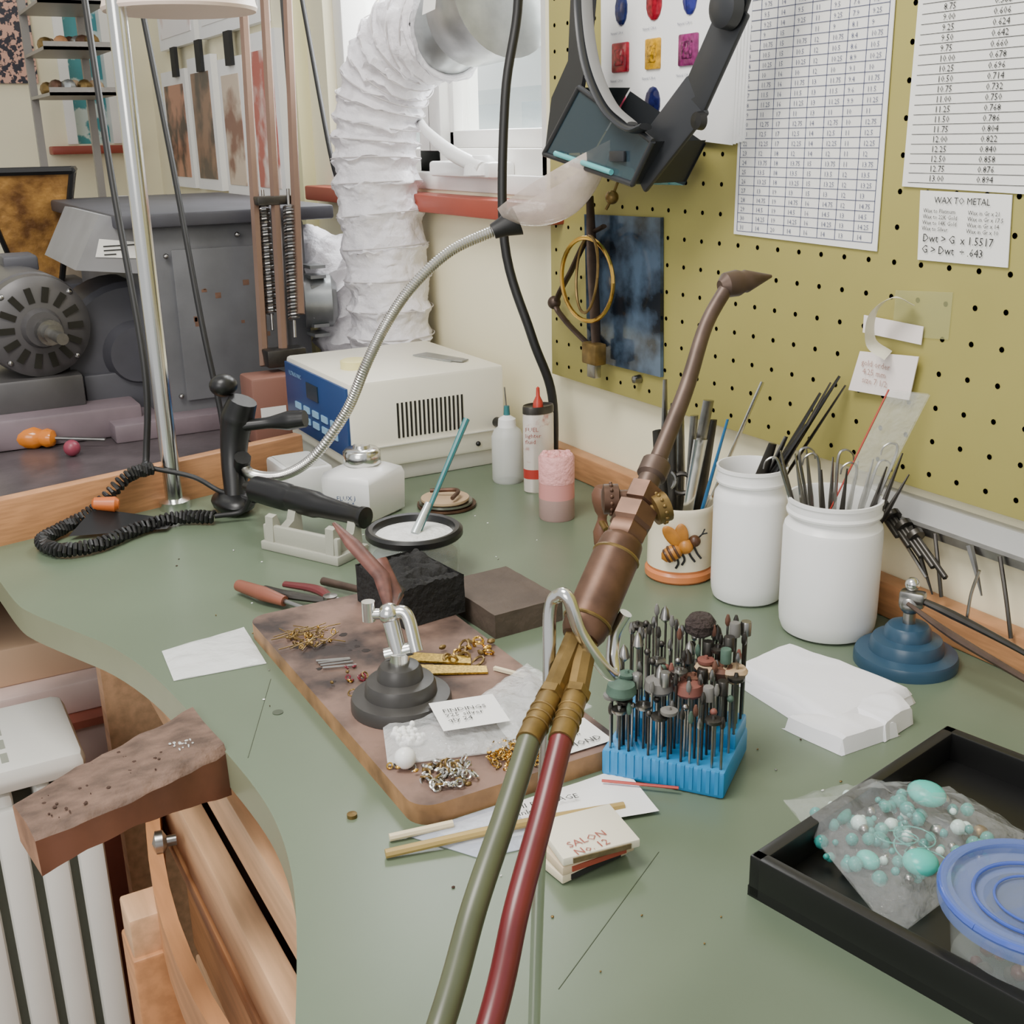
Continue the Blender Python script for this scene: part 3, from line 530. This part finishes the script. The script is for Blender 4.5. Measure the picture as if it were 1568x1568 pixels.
for k in range(7):
    l=-.045+.015*k; z1=1.082+rnd(-.01,.012); a_=c2+V((0,0,.09))+LAT*l*.6; e=V((c2.x,c2.y,0))+LAT*l*1.3+V((0,0,z1)); s_=1 if k%2 else -1
    b.tube([a_,a_.lerp(e,.6),e,e+V((0,0,.008))+LAT*.006*s_,e+V((0,0,.004))+LAT*.014*s_,e+V((0,0,-.004))+LAT*.016*s_],[.002,.0018,.001,.0008],steel,seg=5)
b.done()
b=B('clear_zip_bag'); p=V((c2.x,c2.y,0)); q=[p-LAT*.005+V((0,0,1.03)),p+LAT*.035+V((0,0,1.03)),p+LAT*.085+V((0,0,1.15)),p+LAT*.045+V((0,0,1.155))]; cbg=M('thin_bag','#eef0ea',.15,alpha=.25,bump=.5,bs=50); b.quad(q,cbg); b.quad([v+TOW*.006 for v in q],cbg); b.tube([q[3],q[0]],.0009,red,sm=False,seg=6); b.done()
def base(b,c,r,m):
    b.lathe(c,[(r,0),(r,.008),(r*.97,.012),(r*.72,.014),(r*.70,.022),(r*.66,.026),(r*.46,.028),(r*.44,.036),(r*.38,.04),(r*.2,.042),(0,.042)],m,seg=40)
b=B('third_hand_stand'); c=V((-.706,-.090,.9)); base(b,c,.0495,blueb)
b.cyl(c+V((0,0,.04)),c+V((0,0,.06)),.006,steel); b.sph(c+V((0,0,.062)),.011,steel); b.box(c+V((.002,.0,.068)),(.024,.014,.016),steel,rz=.5,bev=.003); b.sph(c+V((0,0,.082)),.007,chrome)
b.tube([c+V((0,0,.07)),c+V((.04,.012,.062)),c+V((.10,.02,.052)),c+V((.15,.02,.045))],[.003,.0045,.003,.002],dsteel,seg=8); b.tube([c+V((.005,-.01,.066)),c+V((.06,-.005,.05)),c+V((.15,.0,.035))],[.002,.004,.003],bronze,seg=8)
b.tube([c+V((.05,.02,.06)),c+V((.05,.022,.085)),c+V((.056,.022,.11))],.0015,steel,seg=6); b.done()
b=B('third_hand_stand'); c=V((-.851,-.565,.918)); base(b,c,.045,blackb)
b.cyl(c+V((0,0,.04)),c+V((0,0,.052)),.009,chrome); b.cyl(c+V((0,0,.05))-LAT*.012,c+V((0,0,.056))+LAT*.012,.006,chrome)
top=c+V((-.012,-.002,.085)); b.cyl(c+V((.0,0,.052)),top,.0075,chrome); b.sph(top,.010,chrome); b.cyl(top-LAT*.018,top+LAT*.012,.005,chrome); b.cyl(top-LAT*.018-V((0,0,.006)),top-LAT*.018+V((0,0,.012)),.006,chrome); b.tube([top,top+V((.01,.012,.0)),c+V((.012,.012,.055))],.006,chrome)
rc=M('rust_red_tong','#6b4238',.45,.3,noi=.5,ns=80)
A_=V((-.905,-.555,1.022)); E_=V((-.975,-.572,1.056))
b.tube([top+V((0,0,.004)),A_,A_.lerp(E_,.6),E_],[.004,.008,.0075,.002],rc,seg=8,flat=.45,sm=False); b.tube([top,A_+V((.006,.014,-.016)),E_+V((.0,.004,-.003))],[.003,.006,.002],dsteel,seg=8,flat=.4,sm=False)
b.tube([top,V((-.895,-.548,1.004)),V((-.925,-.548,1.03))],[.004,.009,.007],rc,flat=.5,sm=False); b.done()
def rrect(x0,x1,y0,y1,r,n=6):
    o=[]
    for cx,cy,a in ((x1-r,y1-r,0),(x0+r,y1-r,90),(x0+r,y0+r,180),(x1-r,y0+r,270)):
        for k in range(n+1): t_=math.radians(a+90*k/n); o.append((cx+r*math.cos(t_),cy+r*math.sin(t_)))
    return o
b=B('soldering_board'); b.prism(rrect(-1.12,-.692,-.624,-.432,.02),.9,.9175,board,boarde)
sc_=M('scorch_mark','#2c2422',.85,noi=.4,ns=90)
for _ in range(34):
    x_=rnd(-1.10,-.72); y_=rnd(-.61,-.445); r_=rnd(.0012,.0055); o_=[(x_+r_*rnd(.6,1.3)*math.cos(k*.785),y_+r_*rnd(.6,1.3)*math.sin(k*.785)) for k in range(8)]; b.prism(o_,.9174,.9177,sc_)
b.done()
ZB=.918
def jag(b,c,s,m,top=.006,rz=0,n=10,side=.0015,seed=0):
    bm=bmesh.new(); bmesh.ops.create_cube(bm,size=1); bmesh.ops.scale(bm,vec=s,verts=bm.verts); bmesh.ops.subdivide_edges(bm,edges=bm.edges[:],cuts=n,use_grid_fill=True)
    for v in bm.verts:
        k=noise.noise(v.co*70+V((seed,0,0)))
        if v.co.z>s[2]*.49: v.co.z+=noise.noise(v.co*70)*top-abs(noise.noise(v.co*160))*top
        v.co+=V((k*side,noise.noise(v.co*60)*side,0))
    b.bm(bm,m,Matrix.Translation(c)@Matrix.Rotation(rz,4,'Z'))
b=B('charcoal_block'); jag(b,V((-1.055,-.463,ZB+.022)),(.10,.075,.044),char,.008,rz=.12,n=24,side=.0004); b.done()
b=B('soldering_brick'); jag(b,V((-1.025,-.368,.9135)),(.115,.085,.027),stone,.0006,rz=.05,side=.0003); b.done()
def bits(b,c,n,r,s,ms,z=ZB):
    for _ in range(n):
        a=rnd(0,6.28); q=r*rnd(0,1)**.6; p=V((c[0]+q*math.cos(a),c[1]+q*math.sin(a),z+rnd(.0005,.005))); m=random.choice(ms)
        if rnd(0,1)<.6: b.torus(p,s*rnd(.7,1.3),s*.28,m,(rnd(-1,1),rnd(-1,1),rnd(.3,1)),10,5)
        else: b.sph(p,(s*rnd(.5,1),s*rnd(.5,1),s*.5),m,seg=6)
b=B('gold_chain_pile'); bits(b,(-.722,-.52),190,.025,.0022,[gold,gold,brass]); b.done()
b=B('silver_findings_pile'); bits(b,(-.722,-.582),70,.022,.0036,[chrome,steel,brass,chrome]); bits(b,(-.755,-.605),10,.02,.003,[gold,steel]); b.done()
b=B('gold_findings_pile'); bits(b,(-1.03,-.585),40,.025,.0025,[brass,brass,gold]); bits(b,(-.915,-.465),16,.03,.005,[gold,brass]); bits(b,(-.92,-.588),12,.03,.003,[M('garnet','#6d2430',.2),brass,gold])
for k in range(16): 
    a=rnd(0,3.1); p=V((-1.03+rnd(-.025,.025),-.585+rnd(-.02,.02),ZB+.003)); d=V((math.cos(a),math.sin(a),0))*.02; b.cyl(p-d,p+d,.0006,brass,seg=5)
for k in range(4): b.cyl((-.975+.006*k,-.60,ZB+.002),(-.965+.006*k+rnd(-.004,.004),-.57,ZB+.002),.0012,steel,seg=6)
b.done()
b=B('gold_mesh_strip'); gm=M('gold_mesh','#d6b04a',.3,.8,noi=.6,ns=400)
b.prism([(-.945,-.515),(-.93,-.525),(-.89,-.475),(-.905,-.468)],ZB+.0005,ZB+.0025,gm); b.prism([(-.915,-.520),(-.895,-.525),(-.865,-.47),(-.878,-.465)],ZB+.0005,ZB+.0025,gm); b.done()
b=B('wooden_splint'); b.box((-.855,-.452,ZB+.002),(.035,.004,.003),M('splint','#e0d2b0',.6),rz=.5); b.done()
b=B('zip_bag_with_label'); z=ZB+.001
b.sheet([(-.838,-.590,z),(-.760,-.618,z),(-.725,-.505,z),(-.805,-.485,z)],clear,h=.004,top=.008,seed=2,n=20,fr=50)
b.sheet([(-.81,-.51,z+.008),(-.735,-.52,z+.006),(-.755,-.425,z+.002),(-.86,-.430,z+.002)],clear,h=.005,top=.008,seed=5,n=20,fr=55)
b.add([(-.815,-.555,z+.0145),(-.765,-.565,z+.014),(-.75,-.51,z+.015),(-.80,-.50,z+.0155)],[[0,1,2,3]],whitep)
xd=V((.015,.055,0)).normalized(); yd=V((-.05,.01,0)).normalized()
b.text("FINDINGS\n925 silver\nqty 24",V((-.790,-.553,z+.0164)),.0085,inkk,xd=xd,yd=yd)
for _ in range(70): b.sph((-.79+rnd(-.014,.014),-.588+rnd(-.01,.012),z+rnd(.002,.007)),.0027,whitep,seg=6)
b.done()
b=B('white_bead'); b.sph((-.752,-.606,ZB+.009),(.009,.009,.009),white); b.done()
b=B('printed_card'); b.sheet([(-.745,-.47,ZB+.001),(-.70,-.50,ZB+.001),(-.70,-.44,ZB+.001),(-.745,-.44,ZB+.001)],paper,h=.0005); b.text("DIAMOND",(-.705,-.495,ZB+.003),.010,inkk,xd=(0,1,0),yd=(-1,0,0)); b.text("4 x 3 mm",(-.72,-.49,ZB+.003),.008,inkk,xd=(0,1,0),yd=(-1,0,0)); b.done()
b=B('invoice_paper'); b.sheet([(-.685,-.615,.9006),(-.655,-.60,.9006),(-.615,-.455,.903),(-.685,-.44,.9006)],whitep,h=.002); b.text("I=I=II PACKAGE\nthank you",(-.672,-.56,.906),.009,inkk,xd=(.2,.98,0),yd=(-.98,.2,0)); b.done()
b=B('clear_zip_bag'); b.sheet([(-.69,-.635,.9006),(-.635,-.60,.9006),(-.625,-.54,.9006),(-.69,-.55,.9006)],M('milky_blue_bag','#c9d0e0',.25,alpha=.6,bump=.3),h=.002,top=.002); b.tube([(-.672,-.47,.905),(-.63,-.425,.906)],.0012,red,sm=False,seg=6); b.done()
b=B('bamboo_stick'); bam=M('bamboo','#b59a5c',.5,noi=.2); b.tube([(-.672,-.659,.904),(-.65,-.56,.9075),(-.634,-.475,.904)],.0035,bam,seg=8); b.tube([(-.69,-.648,.9035),(-.68,-.60,.905)],.003,M('splint','#e0d2b0'),seg=8,sm=False); b.done()
b=B('matchbook_stack')
for k in range(3):
    cc=V((-.606+.004*k,-.538+.003*k,.9045+.0075*k)); rz=.1-.12*k; b.box(cc,(.05,.06,.0065),[M('book_a','#d8cdb2',.6,noi=.2),M('book_b','#c9b79a',.6,noi=.15),M('book_c','#e0dac6',.5)][k],rz=rz,bev=.001)
    b.box(cc+V((.0255*math.cos(rz),.0255*math.sin(rz),0)),(.001,.045,.004),[inkk,redsill,M('book_photo','#7a6a4a',.5,noi=.5,ns=90)][k],rz=rz)
b.text("SALON\nNo. 12",(-.585,-.555,.9235),.010,redsill,xd=(0,1,0),yd=(-1,0,0))
b.done()
b=B('clear_zip_bag'); b.sheet([(-1.12,-.716,.9005),(-1.045,-.722,.9005),(-1.035,-.632,.9005),(-1.135,-.625,.9005)],M('milky_bag','#f0f2f0',.25,alpha=.7,bump=.3),h=.003,top=.002); b.done()
b=B('pliers'); b.tube([(-1.235,-.60,.91),(-1.19,-.585,.912),(-1.16,-.57,.91)],[.007,.0085,.006],M('red_wood_handle','#8d5340',.4,noi=.3),seg=12); b.tube([(-1.16,-.57,.91),(-1.10,-.545,.908)],.003,steel,sm=False)
for s_ in (-1,1):
    b.tube([(-1.21,-.565+.012*s_,.91),(-1.17,-.545+.016*s_,.912),(-1.13,-.527+.003*s_,.912)],[.005,.007,.005],dsteel if s_<0 else redh,seg=10,flat=.7); b.tube([(-1.13,-.527-.003*s_,.912),(-1.10,-.515-.002*s_,.912)],[.006,.002],steel,sm=False)
b.lathe((-1.13,-.527,.905),[(.008,0),(.008,.013),(0,.014)],steel); b.tube([(-1.20,-.51,.908),(-1.13,-.48,.912)],[.005,.004],bronze,sm=False); b.done()
# ------------------------------------------------------------------ bur block
b=B('bur_holder'); c=V((-.670,-.398,.9)); ang=math.radians(37); ex=V((math.cos(ang),math.sin(ang),0)); ey=V((-ex.y,ex.x,0))
b.box(c+V((0,0,.012)),(.102,.082,.024),bluec,rz=ang,bev=.003)
for i in range(14): 
    for sgn in (-1,1): b.box(c+ex*(-.045+.0069*i)+ey*.0405*sgn+V((0,0,.014)),(.003,.003,.02),bluec,rz=ang)
b.box(c+ey*.018+V((0,0,.03)),(.1,.04,.014),bluec,rz=ang,bev=.002); b.done()
b=B('rotary_bur_set'); hm=[M('bur_brown','#6a4636',.6,noi=.2),M('bur_green','#4a6456',.7,noi=.3,ns=90),M('bur_grey','#777571',.6,noi=.2),M('bur_red','#7a4a40',.6)]
hw_=[dsteel]*9+[steel]*9+[hm[2]]*3+[hm[0],hm[1],hm[3]]
for i in range(12):
    for j in range(9):
        p=c+ex*(-.046+.0084*i)+ey*(-.036+.009*j)+ex*rnd(-.0015,.0015); z1=.962+.0055*j+rnd(-.008,.010)
        if rnd(0,1)<.08: continue
        b.cyl((p.x,p.y,.915),(p.x+rnd(-.001,.001),p.y,z1),.00115,dsteel if rnd(0,1)<.3 else steel,seg=6); k=rnd(0,1); m=random.choice(hw_); q=V((p.x,p.y,z1))
        if j<2: k*=.8
        if k<.45: b.lathe(q,[(.0012,0),(.0022,.002),(.0022,.006),(.001,.010),(0,.010)],m,seg=8)
        elif k<.6: b.sph(q,.0030,m,seg=8)
        elif k<.78: b.lathe(q,[(.0065,0),(.007,.001),(.007,.003),(.002,.0035),(.0015,.006),(0,.006)],m,seg=14)
        elif k<.88: b.lathe(q,[(.0045,0),(.0045,.011),(.004,.012),(0,.012)],m,seg=12)
        else: b.lathe(q,[(.001,0),(.005,.004),(.003,.012),(0,.016)],m,seg=10)
q=c+ey*.03+ex*.01
b.lathe(q+V((0,0,.105)),[(.006,0),(.012,.004),(.013,.012),(.009,.018),(0,.019)],M('bristle_dark','#3a2f2c',.9,bump=1,bs=200),seg=14); b.cyl(q,q+V((0,0,.105)),.0012,steel)
for a_ in (0,1,2): q=c+ey*.01+ex*(.022+.011*a_); b.cyl(q,q+V((0,0,.078)),.0012,steel); b.lathe(q+V((0,0,.078)),[(.005,0),(.011,.010),(.009,.013),(0,.012)],tanm if a_!=1 else hm[0],seg=12)
for e1,e3,mm_ in ((-.038,-.03,hm[1]),(-.012,-.012,hm[2]),(.012,-.008,hm[3])): q=c+ey*e3+ex*e1; b.cyl(q,q+V((0,0,.07)),.0015,steel); b.lathe(q+V((0,0,.07)),[(.010,0),(.0125,.003),(.011,.010),(.004,.012),(0,.012)],mm_,seg=16)
b.done()
# ------------------------------------------------------------------ folded white paper towel packet
b=B('folded_paper_towel'); pk=M('soft_white_paper','#f0f0f4',.8,bump=.10,bs=22)
def fold(b,A,Bc,C,E,z0,th,n=34,seed=0,wr=.003):
    A,Bc,C,E=[V((p[0],p[1],0)) for p in (A,Bc,C,E)]; vs=[];fs=[]
    for i in range(n+1):
        for j in range(n+1):
            u=i/n; w=j/n; p=A*(1-u)*(1-w)+E*u*(1-w)+C*u*w+Bc*(1-u)*w
            ed=min(u,1-u)*1.6; ed2=min(w,1-w)*1.2; e=min(1,(min(ed,ed2)/.10))**.45 if min(ed,ed2)>0 else 0
            ridge=1-abs(noise.noise(V((p.x*16+seed,p.y*11,seed*3.1))))*2; r2=1-abs(noise.noise(V((p.x*38,p.y*30+seed,1.7))))*2
            z=z0+th*e*(.84+.16*math.sin(math.pi*u)*math.sin(math.pi*w))+(max(0,ridge-.6)*wr*2+max(0,r2-.7)*wr)*e
            q=V((p.x,p.y,z)); q+=V((noise.noise(V((p.y*14,seed,2)))*.003,noise.noise(V((p.x*11,seed,5)))*.004,0)); vs.append(q)
    for i in range(n):
        for j in range(n): a_=i*(n+1)+j; fs.append([a_,a_+n+1,a_+n+2,a_+1])
    b.add(vs,fs,pk)
fold(b,(-.768,-.262),(-.780,-.178),(-.640,-.148),(-.618,-.270),.9003,.017,seed=1,wr=.0015)
fold(b,(-.764,-.260),(-.775,-.180),(-.642,-.152),(-.624,-.266),.909,.012,seed=4,wr=.0018)
fold(b,(-.668,-.284),(-.640,-.235),(-.605,-.205),(-.606,-.274),.9003,.017,n=18,seed=7,wr=.003)
fold(b,(-.650,-.235),(-.648,-.165),(-.612,-.180),(-.604,-.225),.9006,.020,n=18,seed=9,wr=.003)
b.done(28)
random.seed(99)
# ------------------------------------------------------------------ black tray, bag of beads, lidded tub
b=B('black_tray'); A=V((-.505,-.461,.9)); e2_=V((.978,.208,0)); e1_=V((-.208,.978,0)); rz=math.atan2(.208,.978); L1,L2,H=.262,.36,.032
tb=M('tray_black','#141414',.35,noi=.2)
b.box(A+e2_*L2/2+e1_*L1/2+V((0,0,.004)),(L2,L1,.008),tb,rz=rz)
for p,s_ in ((A+e2_*.005+e1_*L1/2,(.01,L1,H)),(A+e2_*(L2-.005)+e1_*L1/2,(.01,L1,H)),(A+e2_*L2/2+e1_*.005,(L2,.01,H)),(A+e2_*L2/2+e1_*(L1-.005),(L2,.01,H))): b.box(p+V((0,0,H/2)),s_,tb,rz=rz,bev=.0015)
b.done()
b=B('turquoise_bead_bag'); z=.9085
film=M('bead_bag_film','#f2f6f6',.05,alpha=.12,bump=.9,bs=60)
b.sheet([(-.550,-.390,z+.018),(-.412,-.42,z+.002),(-.44,-.255,z+.004),(-.525,-.265,z+.002)],film,h=.008,top=.022,seed=3,n=24,fr=60)
gl=M('aqua_glass','#5fb8ae',.08,alpha=.55); pb=M('pale_bead','#cfe6e0',.2)
for k in range(105):
    a=rnd(0,6.28); q=.058*rnd(0,1)**.6; p=V((-.482+q*math.cos(a)*.95,-.342+q*math.sin(a)*1.15,z+rnd(.004,.017))); b.sph(p,rnd(.002,.006),random.choice([teal,gl,gl,gl,steel,teal,pb]),seg=8)
tq=M('turq_big','#48bcae',.3)
b.sph((-.50,-.295,z+.020),(.015,.013,.008),tq); b.sph((-.443,-.365,z+.020),(.012,.012,.008),tq); b.sph((-.52,-.365,z+.014),(.009,.012,.007),teal); b.sph((-.47,-.385,z+.013),(.009,.007,.006),tq); b.sph((-.455,-.29,z+.01),.006,brass)
for k in range(4): b.torus((-.46+rnd(-.02,.02),-.34+rnd(-.03,.03),z+.018),.014,.0006,gl,(rnd(-.3,.3),rnd(-.3,.3),1),20,5)
b.done()
b=B('lidded_plastic_tub'); c=V((-.351,-.373,.9085)); lr=M('lid_rim_blue','#4a63bc',.15,alpha=.85)
b.lathe(c,[(.040,0),(.044,.003),(.049,.045),(.051,.05)],glass,seg=48); b.lathe(c,[(.052,.044),(.056,.046),(.057,.052),(.055,.058),(.049,.058),(.047,.052),(.03,.050),(.0,.050)],bluelid,seg=48); b.torus(c+V((0,0,.055)),.054,.003,lr,n=48); b.torus(c+V((0,0,.053)),.036,.0012,lr,n=40); b.torus(c+V((0,0,.052)),.024,.0008,lr,n=40)
for _ in range(90): a=rnd(0,6.28); q=rnd(0,.036); b.sph(c+V((q*math.cos(a),q*math.sin(a),rnd(.004,.022))),rnd(.003,.006),random.choice([copper,M('bead_maroon','#6e2f2c',.3),brass,stone,tanm]),seg=7)
b.done()
# ------------------------------------------------------------------ torch + stand
b=B('torch_stand')
b.lathe((-.462,-.657,.9),[(.007,0),(.007,.006),(.0,.007)],steel); b.tube([(-.462,-.657,.902),(-.461,-.652,1.02),(-.459,-.646,1.12),(-.462,-.643,1.168),(-.458,-.640,1.178),(-.452,-.638,1.178),(-.449,-.633,1.160),(-.446,-.622,1.140),(-.450,-.612,1.130),(-.458,-.607,1.136),(-.460,-.604,1.148),(-.456,-.600,1.160)],.0035,chrome,seg=12); b.done()
b=B('gas_torch')
T_=[(-.539,-.440,1.315),(-.543,-.467,1.312),(-.537,-.488,1.290),(-.519,-.516,1.257),(-.502,-.550,1.219)]
b.tube(T_[1:],[.0044,.0044,.0047,.0052],bronze,seg=14)
d=(V(T_[0])-V(T_[1])).normalized(); b.lathe(V(T_[1])-d*.006,[(.0035,0),(.0075,.004),(.008,.012),(.0065,.016),(.007,.018),(.003,.030),(.001,.036),(0,.036)],bronze,d,18)
p1=V(T_[4]); p2=V((-.457,-.628,1.151)); d=(p2-p1).normalized()
b.lathe(p1-d*.008,[(.005,0),(.0085,.003),(.0085,.012),(.0065,.014),(.0065,.020)],bronze,d,18)
b.lathe(p1+d*.012,[(.0065,0),(.010,.001),(.010,.012),(.0085,.013),(.0125,.016),(.0125,.026),(.0105,.028),(.0115,.030),(.0115,.036),(.010,.038)],copper,d,6)
b.lathe(p1+d*.050,[(.0095,-.002),(.0115,0),(.0118,.002),(.0128,.012),(.0128,.05),(.0118,.058),(.010,.062),(.0,.064)],copper,d,24)
b.torus(p1+d*.060,.0124,.001,brass,d,24,6); b.torus(p1+d*.102,.0126,.001,brass,d,24,6)
for off,sg,m in ((.020,-1,copper),(.034,1,brass)):
    o_=p1+d*off; w_=(LAT*sg*.85-d*.45).normalized() if sg>0 else (LAT*sg).normalized()
    b.lathe(o_,[(.005,0),(.005,.012),(.0085,.013),(.0085,.021),(.005,.022),(0,.022)],m,w_,16)
    for k in range(14):
        x_,y_,z_=basis(w_); a_=2*math.pi*k/14; b.sph(o_+w_*.017+(x_*math.cos(a_)+y_*math.sin(a_))*.0085,(.0012,.0012,.0012),m,seg=6)
h1=V((-.440,-.648,1.134))
def hose(off,endp,m):
    s=p1+d*.110+off*.5; f1=h1+off; f2=V((-.415,-.675,1.126))+off*1.25
    b.cyl(s,f1,.0058,brass,seg=8); b.cyl(f1,f2,.0062,brass,seg=16); b.cyl(f1,f1.lerp(f2,.15),.0072,brass,seg=6)
    for k in (.4,.55,.7): q=f1.lerp(f2,k); b.torus(q,.0062,.0007,brass,(f2-f1),16,6)
    b.tube([f2.lerp(f1,.1),f2.lerp(V(endp),.3),f2.lerp(V(endp),.65)+V((0,0,.004)),V(endp),V(endp)+V((.05,-.06,-.04)),V(endp)+V((.06,-.14,-.20)),V(endp)+V((.02,-.2,-.5))],.0058,m,seg=16)
hose(-LAT*.0062,(-.338,-.770,1.064),grn); hose(LAT*.0062,(-.330,-.752,1.062),redh); b.done()
# ------------------------------------------------------------------ heater & things under bench
b=B('oil_radiator_heater'); hw=M('heater_white','#dfdfd8',.4,noi=.03); hg=M('heater_side','#969a8c',.5,noi=.05)
for k in range(9):
    y=-1.14+.042*k; b.bx(-1.46,-1.31,y,y+.018,.12,.68,hw,.007); b.bx(-1.318,-1.300,y-.007,y+.025,.14,.665,hw,.008)
b.bx(-1.45,-1.33,-1.14,-.80,.62,.64,hg); b.bx(-1.45,-1.33,-1.14,-.80,.16,.2,hg); b.bx(-1.44,-1.35,-1.14,-.80,.2,.62,hg)
b.bx(-1.475,-1.295,-1.15,-.785,.685,.72,hw,.014)
for k in range(6):
    for j in range(4): b.bx(-1.445+.036*j,-1.421+.036*j,-1.10+.045*k,-1.092+.045*k,.7195,.7205,hg)
b.bx(-1.46,-1.305,-.80,-.785,.1,.69,hg,.004)
for k in range(12): b.bx(-1.3055,-1.3045,-.797,-.79,.16+.04*k,.185+.04*k,inkk)
b.bx(-1.44,-1.42,-1.1,-.85,0,.1,black); b.bx(-1.34,-1.32,-1.1,-.85,0,.1,black); b.done()
b=B('storage_box_stack'); pb2=M('box_pinkish','#dcc4bc',.6,noi=.15); rb=M('box_red','#9a5644',.6,noi=.2)
b.bx(-1.93,-1.62,-1.15,-.62,0,.50,rb,.004); b.bx(-1.92,-1.64,-1.12,-.64,.50,.58,pb2,.004); b.bx(-1.93,-1.63,-1.13,-.63,.58,.592,rb); b.bx(-1.91,-1.66,-1.10,-.66,.592,.64,pb2,.004); b.bx(-1.9,-1.7,-1.0,-.7,.64,.70,M('box_tan','#c8a88a',.6),.004); b.done()
# ------------------------------------------------------------------ light, camera
w=bpy.data.worlds.new('world'); bpy.context.scene.world=w; w.use_nodes=True; bg=w.node_tree.nodes['Background']; bg.inputs[0].default_value=(.97,.98,1,1); bg.inputs[1].default_value=.80
def area(n,loc,tgt,size,e,col):
    l=bpy.data.lights.new(n,'AREA'); l.size=size; l.energy=e; l.color=col; o=bpy.data.objects.new(n,l); o.location=loc; o.rotation_euler=(V(tgt)-V(loc)).to_track_quat('-Z','Y').to_euler(); SC.objects.link(o)
area('ceiling_light',(-.8,-1.1,2.55),(-1.0,-.4,.9),.7,34,(1,.96,.90))
area('window_daylight',(-1.95,.35,1.9),(-1.3,-.6,.9),.8,85,(.96,.98,1))
area('room_daylight',(.6,-2.6,2.1),(-1.2,-.3,1.1),1.4,36,(1,.97,.93))
cd=bpy.data.cameras.new('camera'); cam=bpy.data.objects.new('camera',cd); SC.objects.link(cam)
R=V((.49044,.87125,-.01989));U=V((-.26369,.17011,.94949));K=V((.83063,-.46042,.31316))
X=Matrix((R,U,K)).transposed().to_4x4(); X.translation=V((0,-.92,1.4)); cam.matrix_world=X; cd.lens=40.18; cd.clip_start=.02
bpy.context.scene.camera=cam
